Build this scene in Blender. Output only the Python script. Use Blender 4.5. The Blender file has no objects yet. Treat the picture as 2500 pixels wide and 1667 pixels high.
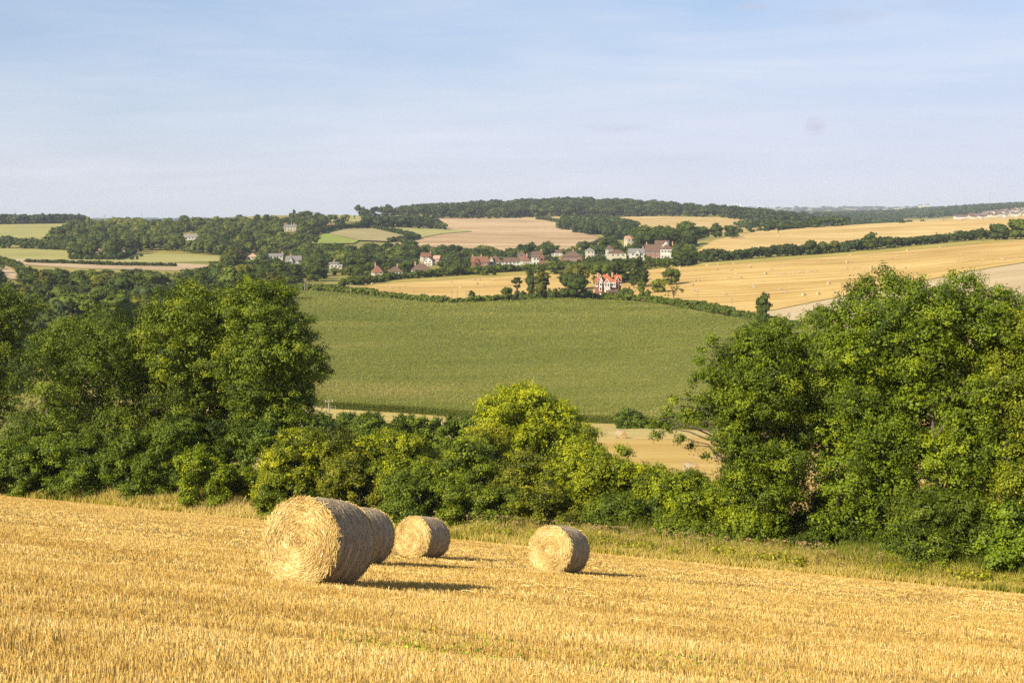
import bpy, math
import numpy as np
from mathutils import Vector

RS = np.random.RandomState(7)
SC = bpy.context.scene
COL = SC.collection
K = 2352.0 / 2500.0          # photo pixels -> the 2352 px wide measuring grid
FD, CU, HV = 3266.0, 1176.0, 475.0   # focal length, centre column and eye-level row in that grid
EYE, SLOPE, TILT = 1.3, 0.2201, 0.0875

# ------------------------------------------------------------------ helpers
def link(o, parent=None):
    COL.objects.link(o)
    if parent is not None:
        o.parent = parent
    return o

def T(o, label=None, cat=None, group=None, kind=None):
    if label: o['label'] = label
    if cat: o['category'] = cat
    if group: o['group'] = group
    if kind: o['kind'] = kind
    return o

def empty(name, loc=(0, 0, 0), rz=0.0):
    o = bpy.data.objects.new(name, None)
    o.empty_display_size = 0.5
    o.location = loc
    o.rotation_euler = (0, 0, rz)
    return link(o)

def mesh_data(name, V, F, mats, mi=None, tint=None, smooth=False):
    """V (n,3); F (m,k) with k = 3 or 4, or a list of such arrays"""
    Fs = [np.asarray(f, dtype=np.int32) for f in (F if isinstance(F, list) else [F])]
    Fs = [f for f in Fs if len(f)]
    me = bpy.data.meshes.new(name)
    V = np.asarray(V, dtype=np.float32)
    me.vertices.add(len(V)); me.vertices.foreach_set('co', V.ravel())
    tot = np.concatenate([np.full(len(f), f.shape[1], np.int32) for f in Fs])
    idx = np.concatenate([f.ravel() for f in Fs])
    me.loops.add(len(idx)); me.loops.foreach_set('vertex_index', idx)
    me.polygons.add(len(tot))
    st = np.zeros(len(tot), np.int32); st[1:] = np.cumsum(tot)[:-1]
    me.polygons.foreach_set('loop_start', st)
    me.polygons.foreach_set('loop_total', tot)
    for m in (mats if isinstance(mats, (list, tuple)) else [mats]):
        me.materials.append(m)
    if mi is not None:
        me.polygons.foreach_set('material_index', np.asarray(mi, np.int32))
    me.polygons.foreach_set('use_smooth', np.full(len(tot), bool(smooth)))
    if tint is not None:
        at = me.attributes.new('tint', 'FLOAT', 'FACE')
        at.data.foreach_set('value', np.asarray(tint, np.float32))
    me.update(calc_edges=True)
    me.validate()
    return me

def mobj(name, V, F, mats, parent=None, mi=None, tint=None, smooth=False, loc=None):
    o = bpy.data.objects.new(name, mesh_data(name, V, F, mats, mi, tint, smooth))
    if loc is not None: o.location = loc
    return link(o, parent)

class MB:
    """collects quads/tris of one mesh"""
    def __init__(s): s.v = []; s.q = []; s.t = []; s.n = 0; s.tq = []
    def add(s, V, Q=None, Tr=None, tint=None):
        V = np.asarray(V, float); s.v.append(V)
        if Q is not None and len(Q):
            s.q.append(np.asarray(Q, int) + s.n)
            if tint is not None: s.tq.append(np.broadcast_to(tint, (len(Q),)))
        if Tr is not None and len(Tr): s.t.append(np.asarray(Tr, int) + s.n)
        s.n += len(V); return s
    def box(s, c, d, rz=0.0, top=1.0):
        x, y, z = np.array(d) / 2.0
        P = np.array([[-x, -y, -z], [x, -y, -z], [x, y, -z], [-x, y, -z],
                      [-x*top, -y*top, z], [x*top, -y*top, z], [x*top, y*top, z], [-x*top, y*top, z]])
        ca, sa = math.cos(rz), math.sin(rz)
        P = np.c_[P[:, 0]*ca - P[:, 1]*sa, P[:, 0]*sa + P[:, 1]*ca, P[:, 2]] + np.array(c)
        return s.add(P, [[0, 3, 2, 1], [4, 5, 6, 7], [0, 1, 5, 4], [1, 2, 6, 5], [2, 3, 7, 6], [3, 0, 4, 7]])
    def tube(s, pts, rad, n=6):
        P = np.asarray(pts, float); R = np.broadcast_to(np.asarray(rad, float), (len(P),))
        d = np.gradient(P, axis=0); d /= np.linalg.norm(d, axis=1)[:, None] + 1e-9
        up = np.where(np.abs(d[:, 2:3]) > 0.9, np.array([[1., 0, 0]]), np.array([[0, 0, 1.]]))
        a = np.cross(d, up); a /= np.linalg.norm(a, axis=1)[:, None] + 1e-9
        b = np.cross(d, a)
        th = np.arange(n) * 2 * np.pi / n
        V = (P[:, None] + R[:, None, None] * (np.cos(th)[None, :, None] * a[:, None] + np.sin(th)[None, :, None] * b[:, None])).reshape(-1, 3)
        Q = []
        for i in range(len(P) - 1):
            for j in range(n):
                k = (j + 1) % n
                Q.append([i*n + j, i*n + k, (i+1)*n + k, (i+1)*n + j])
        V = np.r_[V, P[-1:]]; t = len(V) - 1
        return s.add(V, Q, [[(len(P)-1)*n + j, (len(P)-1)*n + (j+1) % n, t] for j in range(n)])
    def prism(s, poly, y0, y1):
        """polygon in x,z extruded along y (convex or star shaped from its mean)"""
        p = np.asarray(poly, float); n = len(p)
        V = np.r_[np.c_[p[:, 0], np.full(n, y0), p[:, 1]], np.c_[p[:, 0], np.full(n, y1), p[:, 1]],
                  [[p[:, 0].mean(), y0, p[:, 1].mean()]], [[p[:, 0].mean(), y1, p[:, 1].mean()]]]
        Q = [[i, (i+1) % n, n + (i+1) % n, n + i] for i in range(n)]
        Tr = [[2*n, (i+1) % n, i] for i in range(n)] + [[2*n+1, n + i, n + (i+1) % n] for i in range(n)]
        return s.add(V, Q, Tr)
    def build(s, name, mat, parent=None, smooth=False, loc=None):
        F = []
        if s.q: F.append(np.concatenate(s.q))
        if s.t: F.append(np.concatenate(s.t))
        return mobj(name, np.concatenate(s.v), F, mat, parent, smooth=smooth, loc=loc)

def unit(v): return v / (np.linalg.norm(v, axis=-1, keepdims=True) + 1e-9)

def vnoise(x, y, seed=0, oct=3):
    """cheap value noise in plan, 0..1"""
    out = np.zeros_like(x, dtype=float); amp = 1.0; tot = 0.0
    for o in range(oct):
        xi, yi = np.floor(x).astype(np.int64), np.floor(y).astype(np.int64)
        fx, fy = x - xi, y - yi
        fx, fy = fx*fx*(3-2*fx), fy*fy*(3-2*fy)
        def h(i, j):
            n = (i * 374761393 + j * 668265263 + (seed + o*17) * 69069) & 0x7fffffff
            n = ((n ^ (n >> 13)) * 1274126177) & 0x7fffffff
            return ((n ^ (n >> 16)) & 0xffff) / 65535.0
        v = (h(xi, yi)*(1-fx) + h(xi+1, yi)*fx)*(1-fy) + (h(xi, yi+1)*(1-fx) + h(xi+1, yi+1)*fx)*fy
        out += amp*v; tot += amp; amp *= 0.5; x = x*2.03 + 11.7; y = y*2.03 + 5.3
    return out / tot

# ------------------------------------------------------------------ materials
def newmat(name):
    m = bpy.data.materials.new(name); m.use_nodes = True
    nt = m.node_tree; nt.nodes.clear()
    out = nt.nodes.new('ShaderNodeOutputMaterial')
    return m, nt, out

class NT:
    def __init__(s, nt): s.nt = nt
    def n(s, typ, **kw):
        nd = s.nt.nodes.new('ShaderNode' + typ)
        for k, v in kw.items():
            if k in nd.inputs: s.set(nd.inputs[k], v)
            else: setattr(nd, k, v)
        return nd
    def set(s, sock, v):
        if isinstance(v, bpy.types.NodeSocket): s.nt.links.new(v, sock)
        elif isinstance(v, bpy.types.Node): s.nt.links.new(v.outputs[0], sock)
        else: sock.default_value = v
    def ramp(s, fac, stops, interp='LINEAR'):
        nd = s.nt.nodes.new('ShaderNodeValToRGB'); s.set(nd.inputs[0], fac)
        cr = nd.color_ramp; cr.interpolation = interp
        while len(cr.elements) < len(stops): cr.elements.new(0.5)
        for e, (p, c) in zip(cr.elements, stops):
            e.position = p; e.color = (c, c, c, 1) if isinstance(c, (int, float)) else (*c, 1)
        return nd.outputs[0]
    def noise(s, vec, scale, detail=3.0, rough=0.55, dist=0.0):
        nd = s.nt.nodes.new('ShaderNodeTexNoise'); s.set(nd.inputs['Vector'], vec)
        nd.inputs['Scale'].default_value = scale; nd.inputs['Detail'].default_value = detail
        nd.inputs['Roughness'].default_value = rough; nd.inputs['Distortion'].default_value = dist
        return nd.outputs[0]
    def mapping(s, vec, rot=(0, 0, 0), scale=(1, 1, 1)):
        nd = s.nt.nodes.new('ShaderNodeMapping'); s.set(nd.inputs['Vector'], vec)
        nd.inputs['Rotation'].default_value = rot; nd.inputs['Scale'].default_value = scale
        return nd.outputs[0]
    def mix(s, f, a, b, typ='MIX'):
        nd = s.nt.nodes.new('ShaderNodeMix'); nd.data_type = 'RGBA'; nd.blend_type = typ
        s.set(nd.inputs[0], f)
        for i, c in ((6, a), (7, b)):
            s.set(nd.inputs[i], c if not isinstance(c, tuple) else (*c, 1) if len(c) == 3 else c)
        return nd.outputs[2]
    def math(s, op, a, b=0.0, clamp=False):
        nd = s.nt.nodes.new('ShaderNodeMath'); nd.operation = op; nd.use_clamp = clamp
        s.set(nd.inputs[0], a); s.set(nd.inputs[1], b); return nd.outputs[0]
    def pos(s): return s.nt.nodes.new('ShaderNodeNewGeometry').outputs['Position']
    def objc(s): return s.nt.nodes.new('ShaderNodeTexCoord').outputs['Object']
    def attr(s, name):
        nd = s.nt.nodes.new('ShaderNodeAttribute'); nd.attribute_name = name; return nd.outputs['Fac']
    def principled(s, col, rough=0.8, spec=0.2, normal=None, metal=0.0):
        nd = s.nt.nodes.new('ShaderNodeBsdfPrincipled')
        s.set(nd.inputs['Base Color'], col if not isinstance(col, tuple) else (*col, 1))
        s.set(nd.inputs['Roughness'], rough); s.set(nd.inputs['Specular IOR Level'], spec)
        s.set(nd.inputs['Metallic'], metal)
        if normal is not None: s.set(nd.inputs['Normal'], normal)
        return nd
    def bump(s, h, strength=0.5, dist=0.1):
        nd = s.nt.nodes.new('ShaderNodeBump'); s.set(nd.inputs['Height'], h)
        nd.inputs['Strength'].default_value = strength; nd.inputs['Distance'].default_value = dist
        return nd.outputs[0]

def mat_foliage(name, transl=0.3, spec=0.18, lo=0.55, hi=1.5, yellow=0.038, gain=(1.30, 1.34, 0.28)):
    m, nt, out = newmat(name); g = NT(nt)
    t = g.attr('tint')
    oc = nt.nodes.new('ShaderNodeObjectInfo').outputs['Color']
    hsv = nt.nodes.new('ShaderNodeHueSaturation')
    g.set(hsv.inputs['Color'], g.mix(1.0, oc, gain, 'MULTIPLY'))
    g.set(hsv.inputs['Value'], g.math('ADD', g.math('MULTIPLY', t, hi - lo), lo))
    g.set(hsv.inputs['Hue'], g.math('SUBTRACT', 0.5 + yellow*0.5, g.math('MULTIPLY', t, yellow)))
    pr = g.principled(hsv.outputs[0], 0.55, spec)
    tr = nt.nodes.new('ShaderNodeBsdfTranslucent')
    g.set(tr.inputs[0], g.mix(1.0, hsv.outputs[0], (1.0, 1.0, 0.55), 'MULTIPLY'))
    mx = nt.nodes.new('ShaderNodeMixShader'); mx.inputs[0].default_value = transl
    nt.links.new(pr.outputs[0], mx.inputs[1]); nt.links.new(tr.outputs[0], mx.inputs[2])
    nt.links.new(mx.outputs[0], out.inputs[0]); return m

def mat_tint(name, stops, rough=0.75, spec=0.2, transl=0.0):
    m, nt, out = newmat(name); g = NT(nt)
    c = g.ramp(g.attr('tint'), stops)
    pr = g.principled(c, rough, spec)
    if transl:
        tr = nt.nodes.new('ShaderNodeBsdfTranslucent'); g.set(tr.inputs[0], c)
        mx = nt.nodes.new('ShaderNodeMixShader'); mx.inputs[0].default_value = transl
        nt.links.new(pr.outputs[0], mx.inputs[1]); nt.links.new(tr.outputs[0], mx.inputs[2])
        nt.links.new(mx.outputs[0], out.inputs[0])
    else: nt.links.new(pr.outputs[0], out.inputs[0])
    return m

def mat_field(name, cols, streak_dir=None, streak=0.4, fine=3.0, patch=0.02, bump=0.0, rows=0.22):
    """cols = (dark, mid, light); streak_dir = angle of the drilled rows in plan"""
    m, nt, out = newmat(name); g = NT(nt); p = g.pos()
    big = g.noise(p, patch, 4, 0.6)
    fn = g.noise(p, fine, 3, 0.65)
    f = g.math('ADD', g.math('MULTIPLY', big, 0.9), g.math('MULTIPLY', fn, 0.45))
    if streak_dir is not None:
        mp = g.mapping(p, (0, 0, -streak_dir), (0.035*rows, rows, 0.1))
        st = g.noise(mp, 1.0, 4, 0.6)
        f = g.math('ADD', f, g.math('MULTIPLY', g.math('SUBTRACT', st, 0.5), streak*2.2))
    c = g.ramp(g.math('SUBTRACT', f, 0.17), [(0.22, cols[0]), (0.5, cols[1]), (0.8, cols[2])])
    nrm = g.bump(fn, 0.6, bump) if bump else None
    nt.links.new(g.principled(c, 0.9, 0.1, nrm).outputs[0], out.inputs[0]); return m

def mat_noise(name, a, b, scale=4.0, rough=0.8, spec=0.2, bump=0.0, metal=0.0):
    m, nt, out = newmat(name); g = NT(nt); p = g.objc()
    n = g.noise(p, scale, 4, 0.6)
    c = g.mix(g.ramp(n, [(0.3, 0.0), (0.7, 1.0)]), a, b)
    nt.links.new(g.principled(c, rough, spec, g.bump(n, 0.5, bump) if bump else None, metal).outputs[0], out.inputs[0]); return m

M = {}
M['leaf'] = mat_foliage('foliage_leaf', 0.22, 0.32, 0.28, 1.75)
M['far_leaf'] = mat_foliage('foliage_far', 0.25, 0.1, 0.5, 1.6, gain=(0.98, 1.0, 0.56))
M['bark'] = mat_noise('bark', (0.05, 0.04, 0.03), (0.16, 0.13, 0.1), 6, 0.9, 0.1, 0.03)
M['stubble'] = mat_tint('stubble_stalk', [(0.0, (0.24, 0.125, 0.028)), (0.4, (0.53, 0.340, 0.085)), (0.75, (0.69, 0.480, 0.145)), (1.0, (0.84, 0.68, 0.34))], 0.65, 0.25, 0.12)
M['straw_end'] = mat_tint('straw_end', [(0.0, (0.19, 0.095, 0.022)), (0.3, (0.43, 0.275, 0.075)), (0.65, (0.60, 0.425, 0.145)), (1.0, (0.82, 0.68, 0.35))], 0.6, 0.3)
M['net'] = mat_tint('net_wrap', [(0.0, (0.26, 0.185, 0.10)), (0.5, (0.43, 0.33, 0.205)), (0.85, (0.58, 0.48, 0.34)), (1.0, (0.70, 0.64, 0.55))], 0.7, 0.2)
M['grass'] = mat_tint('verge_grass', [(0.0, (0.17, 0.20, 0.02)), (0.3, (0.34, 0.32, 0.045)), (0.6, (0.60, 0.46, 0.11)), (1.0, (0.76, 0.60, 0.25))], 0.7, 0.2, 0.35)
M['umbel'] = mat_tint('dry_umbel', [(0.0, (0.20, 0.125, 0.05)), (1.0, (0.40, 0.275, 0.125))], 0.85, 0.1)
M['maize'] = mat_tint('maize_leaf', [(0.0, (0.12, 0.17, 0.018)), (0.5, (0.26, 0.27, 0.045)), (0.8, (0.39, 0.35, 0.10)), (1.0, (0.46, 0.34, 0.11))], 0.6, 0.15, 0.25)
SKY_STR, HAZE, EXPO = 0.062, 6e-5, 0.76
VEIL_LO, VEIL_HI = (6.75, 7.0, 8.0), (4.6, 6.15, 9.4)
# ------------------------------------------------------------------ terrain heights
COLS = np.array([-470, 0, 330, 660, 990, 1317, 1646, 1976, 2352, 2822], float)
YN = np.array([90, 150, 215, 300, 400, 500, 600, 720, 850, 1000, 1150, 1350, 1600, 1900, 2300, 2900, 3600, 5000, 8000, 14000], float)
ZT = np.array([
 [-17, -28, -36, -42, -43, -43, -42, -41, -40, -40, -40, -36, -30, -25, -26, -40, -50, -60, -80, -200],
 [-18.3, -28, -36, -43, -44, -44, -43, -42, -41.5, -41, -40.5, -37, -30, -24.5, -27, -40, -55, -70, -90, -130],
 [-18.5, -28, -36, -43, -44, -44, -43, -42, -41.5, -41, -40.5, -36, -27.5, -23, -25, -40, -55, -70, -90, -120],
 [-19.3, -28.5, -36.5, -43, -43.5, -42, -39.7, -40, -41.5, -42, -41, -35, -24, -15, -14, -40, -50, -60, -80, -100],
 [-20.5, -28.5, -36, -44, -43.5, -42.3, -41.5, -42.3, -41.8, -41.3, -41.2, -40, -32, -24, -16.5, -12, -25, -50, -70, -70],
 [-21.5, -28.3, -35, -43.5, -43, -42, -40.5, -41.2, -41, -38.5, -38, -39.5, -33, -25, -17, 1.5, -20, -40, -60, -40],
 [-22.5, -28.3, -35, -42.5, -41, -40.2, -39, -37, -34.5, -32, -26.5, -27, -29, -27, -17, -13, -22, -38, -55, -12],
 [-23.0, -28.5, -34, -40, -38, -36, -34.5, -33, -31.5, -30, -26, -18, -20, -28, -35, -35, -33, -28, -40, -4],
 [-23.9, -28.5, -32, -34, -32, -29, -24.5, -25, -24.3, -23.2, -20, -11, -15, -25, -33, -33, -20, 3, -40, -2],
 [-25.0, -28, -30, -30, -28, -24, -20, -20, -19, -17, -14, -7, -10, -20, -30, -30, -15, 10, -30, 0]], float)

def pchip(x, y, xi):
    """monotone cubic along axis 0"""
    h = np.diff(x)[:, None]; d = np.diff(y, axis=0) / h
    m = np.zeros_like(y)
    m[0], m[-1] = d[0], d[-1]
    a, b = d[:-1], d[1:]; w1 = 2*h[1:] + h[:-1]; w2 = h[1:] + 2*h[:-1]
    ok = (a*b) > 0
    with np.errstate(divide='ignore', invalid='ignore'):
        hm = (w1 + w2) / (w1/a + w2/b)
    m[1:-1] = np.where(ok, hm, 0.0)
    i = np.clip(np.searchsorted(x, xi) - 1, 0, len(x) - 2)
    t = ((xi - x[i]) / (x[i+1] - x[i]))[:, None]; hh = (x[i+1] - x[i])[:, None]
    return ((2*t**3 - 3*t**2 + 1)*y[i] + (t**3 - 2*t**2 + t)*hh*m[i] + (-2*t**3 + 3*t**2)*y[i+1] + (t**3 - t**2)*hh*m[i+1])

LG = np.linspace(math.log(90.0), math.log(14000.0), 340)          # rows of the ground grid
UG = np.concatenate([np.arange(-1900, -60, 40), np.arange(-60, 2420, 8), np.arange(2420, 4260, 40)]).astype(float)
_zy = pchip(np.log(YN), ZT.T, LG)                                    # rows x COLS
_uc = np.clip(UG, COLS[0], COLS[-1])
ZG = pchip(COLS, _zy.T, _uc).T                                       # rows x UG
_X = (UG[None] - CU)/FD*np.exp(LG)[:, None]; _Y = np.exp(LG)[:, None] + 0*_X
_w = np.clip((_Y - 100)/200, 0, 1)
ZG += _w*((vnoise(_X/60, _Y/60, 3, 3) - 0.5)*0.8 + (vnoise(_X/260, _Y/260, 5, 2) - 0.5)*np.clip(_Y/600, 0.5, 4)*1.2)
ZG[0] = -(EYE + SLOPE*90 + TILT*(UG - CU)/FD*90)

def HG(u, lnY):
    u = np.clip(u, UG[0], UG[-1] - 1e-6); l = np.clip(lnY, LG[0], LG[-1] - 1e-9)
    i = np.clip(np.searchsorted(UG, u, side='right') - 1, 0, len(UG) - 2); fu = (u - UG[i])/(UG[i+1] - UG[i])
    fl = (l - LG[0])/(LG[1] - LG[0]); j = np.minimum(fl.astype(int), len(LG) - 2); fl = fl - j
    return (ZG[j, i]*(1-fu) + ZG[j, i+1]*fu)*(1-fl) + (ZG[j+1, i]*(1-fu) + ZG[j+1, i+1]*fu)*fl

def ground(X, Y):
    X = np.asarray(X, float); Y = np.asarray(Y, float)
    near = -(EYE + SLOPE*Y + TILT*X)
    Yc = np.maximum(Y, 90.0)
    far = HG(CU + FD*X/Yc, np.log(Yc))
    return np.where(Y <= 90.0, near, far)

_YS = np.exp(np.linspace(math.log(12.0), math.log(13900.0), 1500))
def Yat(u, v, ymin=12.0):
    """nearest distance at which the bare ground is met looking along column u, row v (2352 grid)"""
    ys = _YS[_YS >= ymin]
    z = ground((u - CU)/FD*ys, ys); vv = HV - FD*z/ys
    k = np.argmax(vv <= v)
    if vv[k] > v: return ys[np.argmin(vv)]
    if k == 0: return ys[0]
    f = (vv[k-1] - v)/(vv[k-1] - vv[k] + 1e-9)
    return ys[k-1] + f*(ys[k] - ys[k-1])

def S(u, v, ymin=85.0):
    """photo pixel -> ground point"""
    u *= K; v *= K
    Y = Yat(u, v, ymin); X = (u - CU)/FD*Y
    return float(X), float(Y), float(ground(X, Y))

def UY(u, Y):
    X = (u*K - CU)/FD*Y
    return float(X), float(Y), float(ground(X, Y))

def proj(X, Y, Z):
    return (CU + FD*X/Y)/K, (HV - FD*Z/Y)/K        # photo pixels

# ------------------------------------------------------------------ ground sheet
GRASS = mat_field('ground_grass', ((0.17, 0.165, 0.03), (0.27, 0.235, 0.055), (0.40, 0.32, 0.095)), None, 0, 0.8, 0.012)
nu = len(UG)
yr = np.array([-60, -30, -10, 0, 5, 10, 15, 20, 25, 30, 35, 40, 45, 50, 55, 60, 65, 70, 75, 80, 85.0])
Xn = (UG - CU)/FD*90.0
near = np.stack([np.stack([Xn, np.full(nu, y), -(EYE + SLOPE*y + TILT*Xn)], 1) for y in yr])
far = np.stack([np.stack([(UG - CU)/FD*math.exp(l), np.full(nu, math.exp(l)), ZG[i]], 1) for i, l in enumerate(LG)])
gv = np.concatenate([near, far]); nr = len(gv)
idx = np.arange(nr*nu).reshape(nr, nu)
gq = np.stack([idx[:-1, :-1], idx[:-1, 1:], idx[1:, 1:], idx[1:, :-1]], -1).reshape(-1, 4)
gnd = mobj('ground', gv.reshape(-1, 3), gq, GRASS, smooth=True); T(gnd, kind='structure')

def strip(name, lo, hi, mat, off=None, dist=False, du=4.0, nmin=6, lift=0.0, ymin=95.0):
    """a sheet lying on the ground between two edges given in photo pixels (or distances)"""
    lo = np.array(lo, float); hi = np.array(hi, float)
    u0, u1 = max(lo[0, 0], hi[0, 0]), min(lo[-1, 0], hi[-1, 0])
    us = np.linspace(u0, u1, max(3, int((u1 - u0)/du)))
    a = np.interp(us, lo[:, 0], lo[:, 1]); b = np.interp(us, hi[:, 0], hi[:, 1])
    if not dist:
        a = np.array([Yat(u*K, v*K, ymin) for u, v in zip(us, a)])
        b = np.array([Yat(u*K, v*K, ymin) for u, v in zip(us, b)])
    a = np.minimum(a, b - 0.5)
    n = max(nmin, int(np.max(np.log(b/a))/0.012))
    t = np.linspace(0, 1, n)[:, None]
    Y = np.exp(np.log(a)[None]*(1-t) + np.log(b)[None]*t)
    X = (us*K - CU)[None]/FD*Y
    Z = ground(X, Y) + (off if off is not None else 0.05 + Y*0.00022) + lift
    V = np.stack([X, Y, Z], -1).reshape(-1, 3)
    m = len(us); id_ = np.arange(n*m).reshape(n, m)
    Q = np.stack([id_[:-1, :-1], id_[:-1, 1:], id_[1:, 1:], id_[1:, :-1]], -1).reshape(-1, 4)
    return T(mobj(name, V, Q, mat, smooth=True), kind='structure')

STR = ((0.40, 0.245, 0.07), (0.54, 0.355, 0.11), (0.65, 0.46, 0.175))
def fieldmat(name, k=(1, 1, 1), **kw):
    return mat_field(name, tuple(tuple(c*m for c, m in zip(s, k)) for s in STR), **kw)
F_gold = fieldmat('stubble_gold', (1.0, 1.0, 1.0), streak_dir=0.35, streak=0.75, fine=0.6, rows=0.16)
F_val = fieldmat('stubble_valley', (1.0, 1.0, 0.9), streak_dir=-0.1, streak=0.35, fine=1.5)
F_grey = mat_field('stubble_grey', ((0.42, 0.31, 0.17), (0.51, 0.39, 0.225), (0.58, 0.46, 0.29)), 0.3, 0.3, 0.8)
F_up = fieldmat('wheat_upper', (1.0, 1.05, 1.25), streak_dir=0.25, streak=0.4, fine=0.4, rows=0.06)
F_pink = mat_field('stubble_brown', ((0.32, 0.20, 0.105), (0.48, 0.33, 0.175), (0.59, 0.435, 0.25)), -0.30, 0.55, 0.3, 0.008, rows=0.02)
F_mid = fieldmat('wheat_mid', (0.95, 1.0, 1.2), streak_dir=0.1, streak=0.4, fine=0.3, rows=0.03)
F_green = mat_field('pasture_bright', ((0.20, 0.24, 0.04), (0.27, 0.31, 0.055), (0.34, 0.35, 0.08)), None, 0, 0.3, 0.01)
F_olive = mat_field('pasture_olive', ((0.26, 0.24, 0.07), (0.34, 0.31, 0.10), (0.42, 0.37, 0.14)), 0.2, 0.3, 0.3, 0.008)
F_tan = mat_field('stubble_tan', ((0.36, 0.25, 0.14), (0.47, 0.34, 0.20), (0.55, 0.42, 0.27)), 0.1, 0.5, 0.3)
F_marg = mat_field('margin_grass', ((0.25, 0.22, 0.04), (0.38, 0.30, 0.07), (0.48, 0.38, 0.11)), None, 0, 0.8, 0.03)

# far bale field, from the village front to the right-hand slope
strip('bale_field', [(845, 713), (960, 728), (1060, 734), (1220, 736), (1500, 730), (1640, 742), (1760, 770), (1889, 757), (2083, 718), (2419, 654), (2560, 632)],
      [(845, 704), (960, 690), (1100, 683), (1280, 671), (1380, 668), (1580, 658), (1700, 650), (1800, 644), (1900, 636), (2100, 621), (2300, 603), (2500, 584), (2560, 580)], F_gold, du=5)
strip('field_margin', [(845, 704), (960, 691), (1100, 684), (1280, 672), (1380, 669), (1580, 659), (1700, 651), (1800, 645), (1900, 637), (2100, 622), (2300, 604), (2560, 581)],
      [(845, 698), (960, 684), (1100, 676), (1280, 663), (1380, 661), (1580, 653), (1700, 644), (1800, 638), (1900, 630), (2100, 615), (2300, 597), (2560, 575)], F_marg, off=0.35)
strip('pale_harvested_field', [(1800, 830), (2000, 815), (2560, 760)], [(1800, 772), (1889, 759), (2083, 720), (2419, 656), (2560, 634)], F_grey)
strip('upper_wheat_field', [(1690, 628), (1720, 622), (1900, 610), (2100, 598), (2560, 556)], [(1690, 620), (1743, 587), (1800, 574), (1850, 566), (2000, 553), (2200, 540), (2560, 524)], F_up)
strip('brown_hill_field', [(954, 600), (1010, 607), (1050, 612), (1200, 615), (1300, 618), (1400, 613), (1490, 588)],
      [(954, 594), (1022, 575), (1050, 545), (1060, 533), (1200, 532), (1300, 534), (1365, 545), (1430, 565), (1490, 579)], F_pink)
strip('ridge_strip_field', [(1270, 536), (1372, 537)], [(1270, 533), (1300, 529.5), (1372, 528)], F_mid)
strip('green_headland', [(1365, 551), (1430, 571), (1490, 586)], [(1365, 545), (1430, 565), (1490, 578)], F_olive, off=1.0)
strip('hill_pasture', [(920, 560), (1000, 577), (1025, 583), (1080, 572), (1150, 567)], [(920, 557), (1000, 558), (1080, 561), (1150, 565)], F_olive, off=1.0)
strip('bright_pasture', [(738, 592), (763, 597), (864, 596), (876, 589)], [(738, 589), (769, 575), (807, 572), (876, 588)], F_green, off=1.0)
strip('brown_hill_pasture', [(807, 574), (875, 589), (945, 592), (992, 581)], [(807, 571), (845, 562), (913, 560), (992, 579)], mat_field('pasture_brown', ((0.27, 0.22, 0.09), (0.36, 0.29, 0.125), (0.43, 0.35, 0.17)), 0.2, 0.3, 0.3, 0.01), off=1.4)
strip('ridge_field', [(1300, 538), (1370, 541), (1470, 542), (1560, 557), (1700, 566), (1820, 568), (1905, 562)], [(1300, 530), (1370, 528), (1490, 529), (1600, 528), (1720, 531), (1760, 530), (1830, 539), (1905, 552)], F_mid)
strip('crest_field', [(440, 548), (540, 548)], [(440, 528), (540, 528)], F_olive)
strip('crest_meadow', [(800, 545), (960, 540)], [(800, 520), (960, 520)], F_olive)
strip('left_pasture', [(-60, 630), (170, 636), (400, 642), (560, 638)], [(-60, 606), (170, 611), (300, 620), (350, 618), (560, 627)], F_olive)
strip('left_stubble', [(-60, 646), (60, 647), (190, 655), (430, 661), (540, 650)], [(-60, 630), (170, 636), (420, 643), (540, 648)], F_tan)
strip('left_wedge_field', [(-40, 672), (30, 684), (60, 682)], [(-40, 636), (20, 652), (60, 679)], F_tan, off=0.6)
strip('left_hill_field', [(-60, 592), (105, 590), (150, 567), (195, 552)], [(-60, 551), (60, 549), (150, 547), (195, 546)], F_olive)
strip('far_strip_field', [(2100, 534), (2250, 532)], [(2100, 530), (2250, 529)], F_tan, off=2.0)
strip('valley_stubble', [(1250, 112), (3100, 104)], [(1250, 225), (3100, 235)], F_val, dist=True, du=8)
F_dry = mat_field('dry_grass', ((0.36, 0.27, 0.08), (0.52, 0.40, 0.14), (0.62, 0.50, 0.21)), 0.1, 0.3, 0.9, 0.03)
strip('valley_grass', [(400, 150), (1900, 226)], [(400, 330), (740, 330), (1100, 300), (1900, 300)], F_dry, dist=True, du=8)
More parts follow.
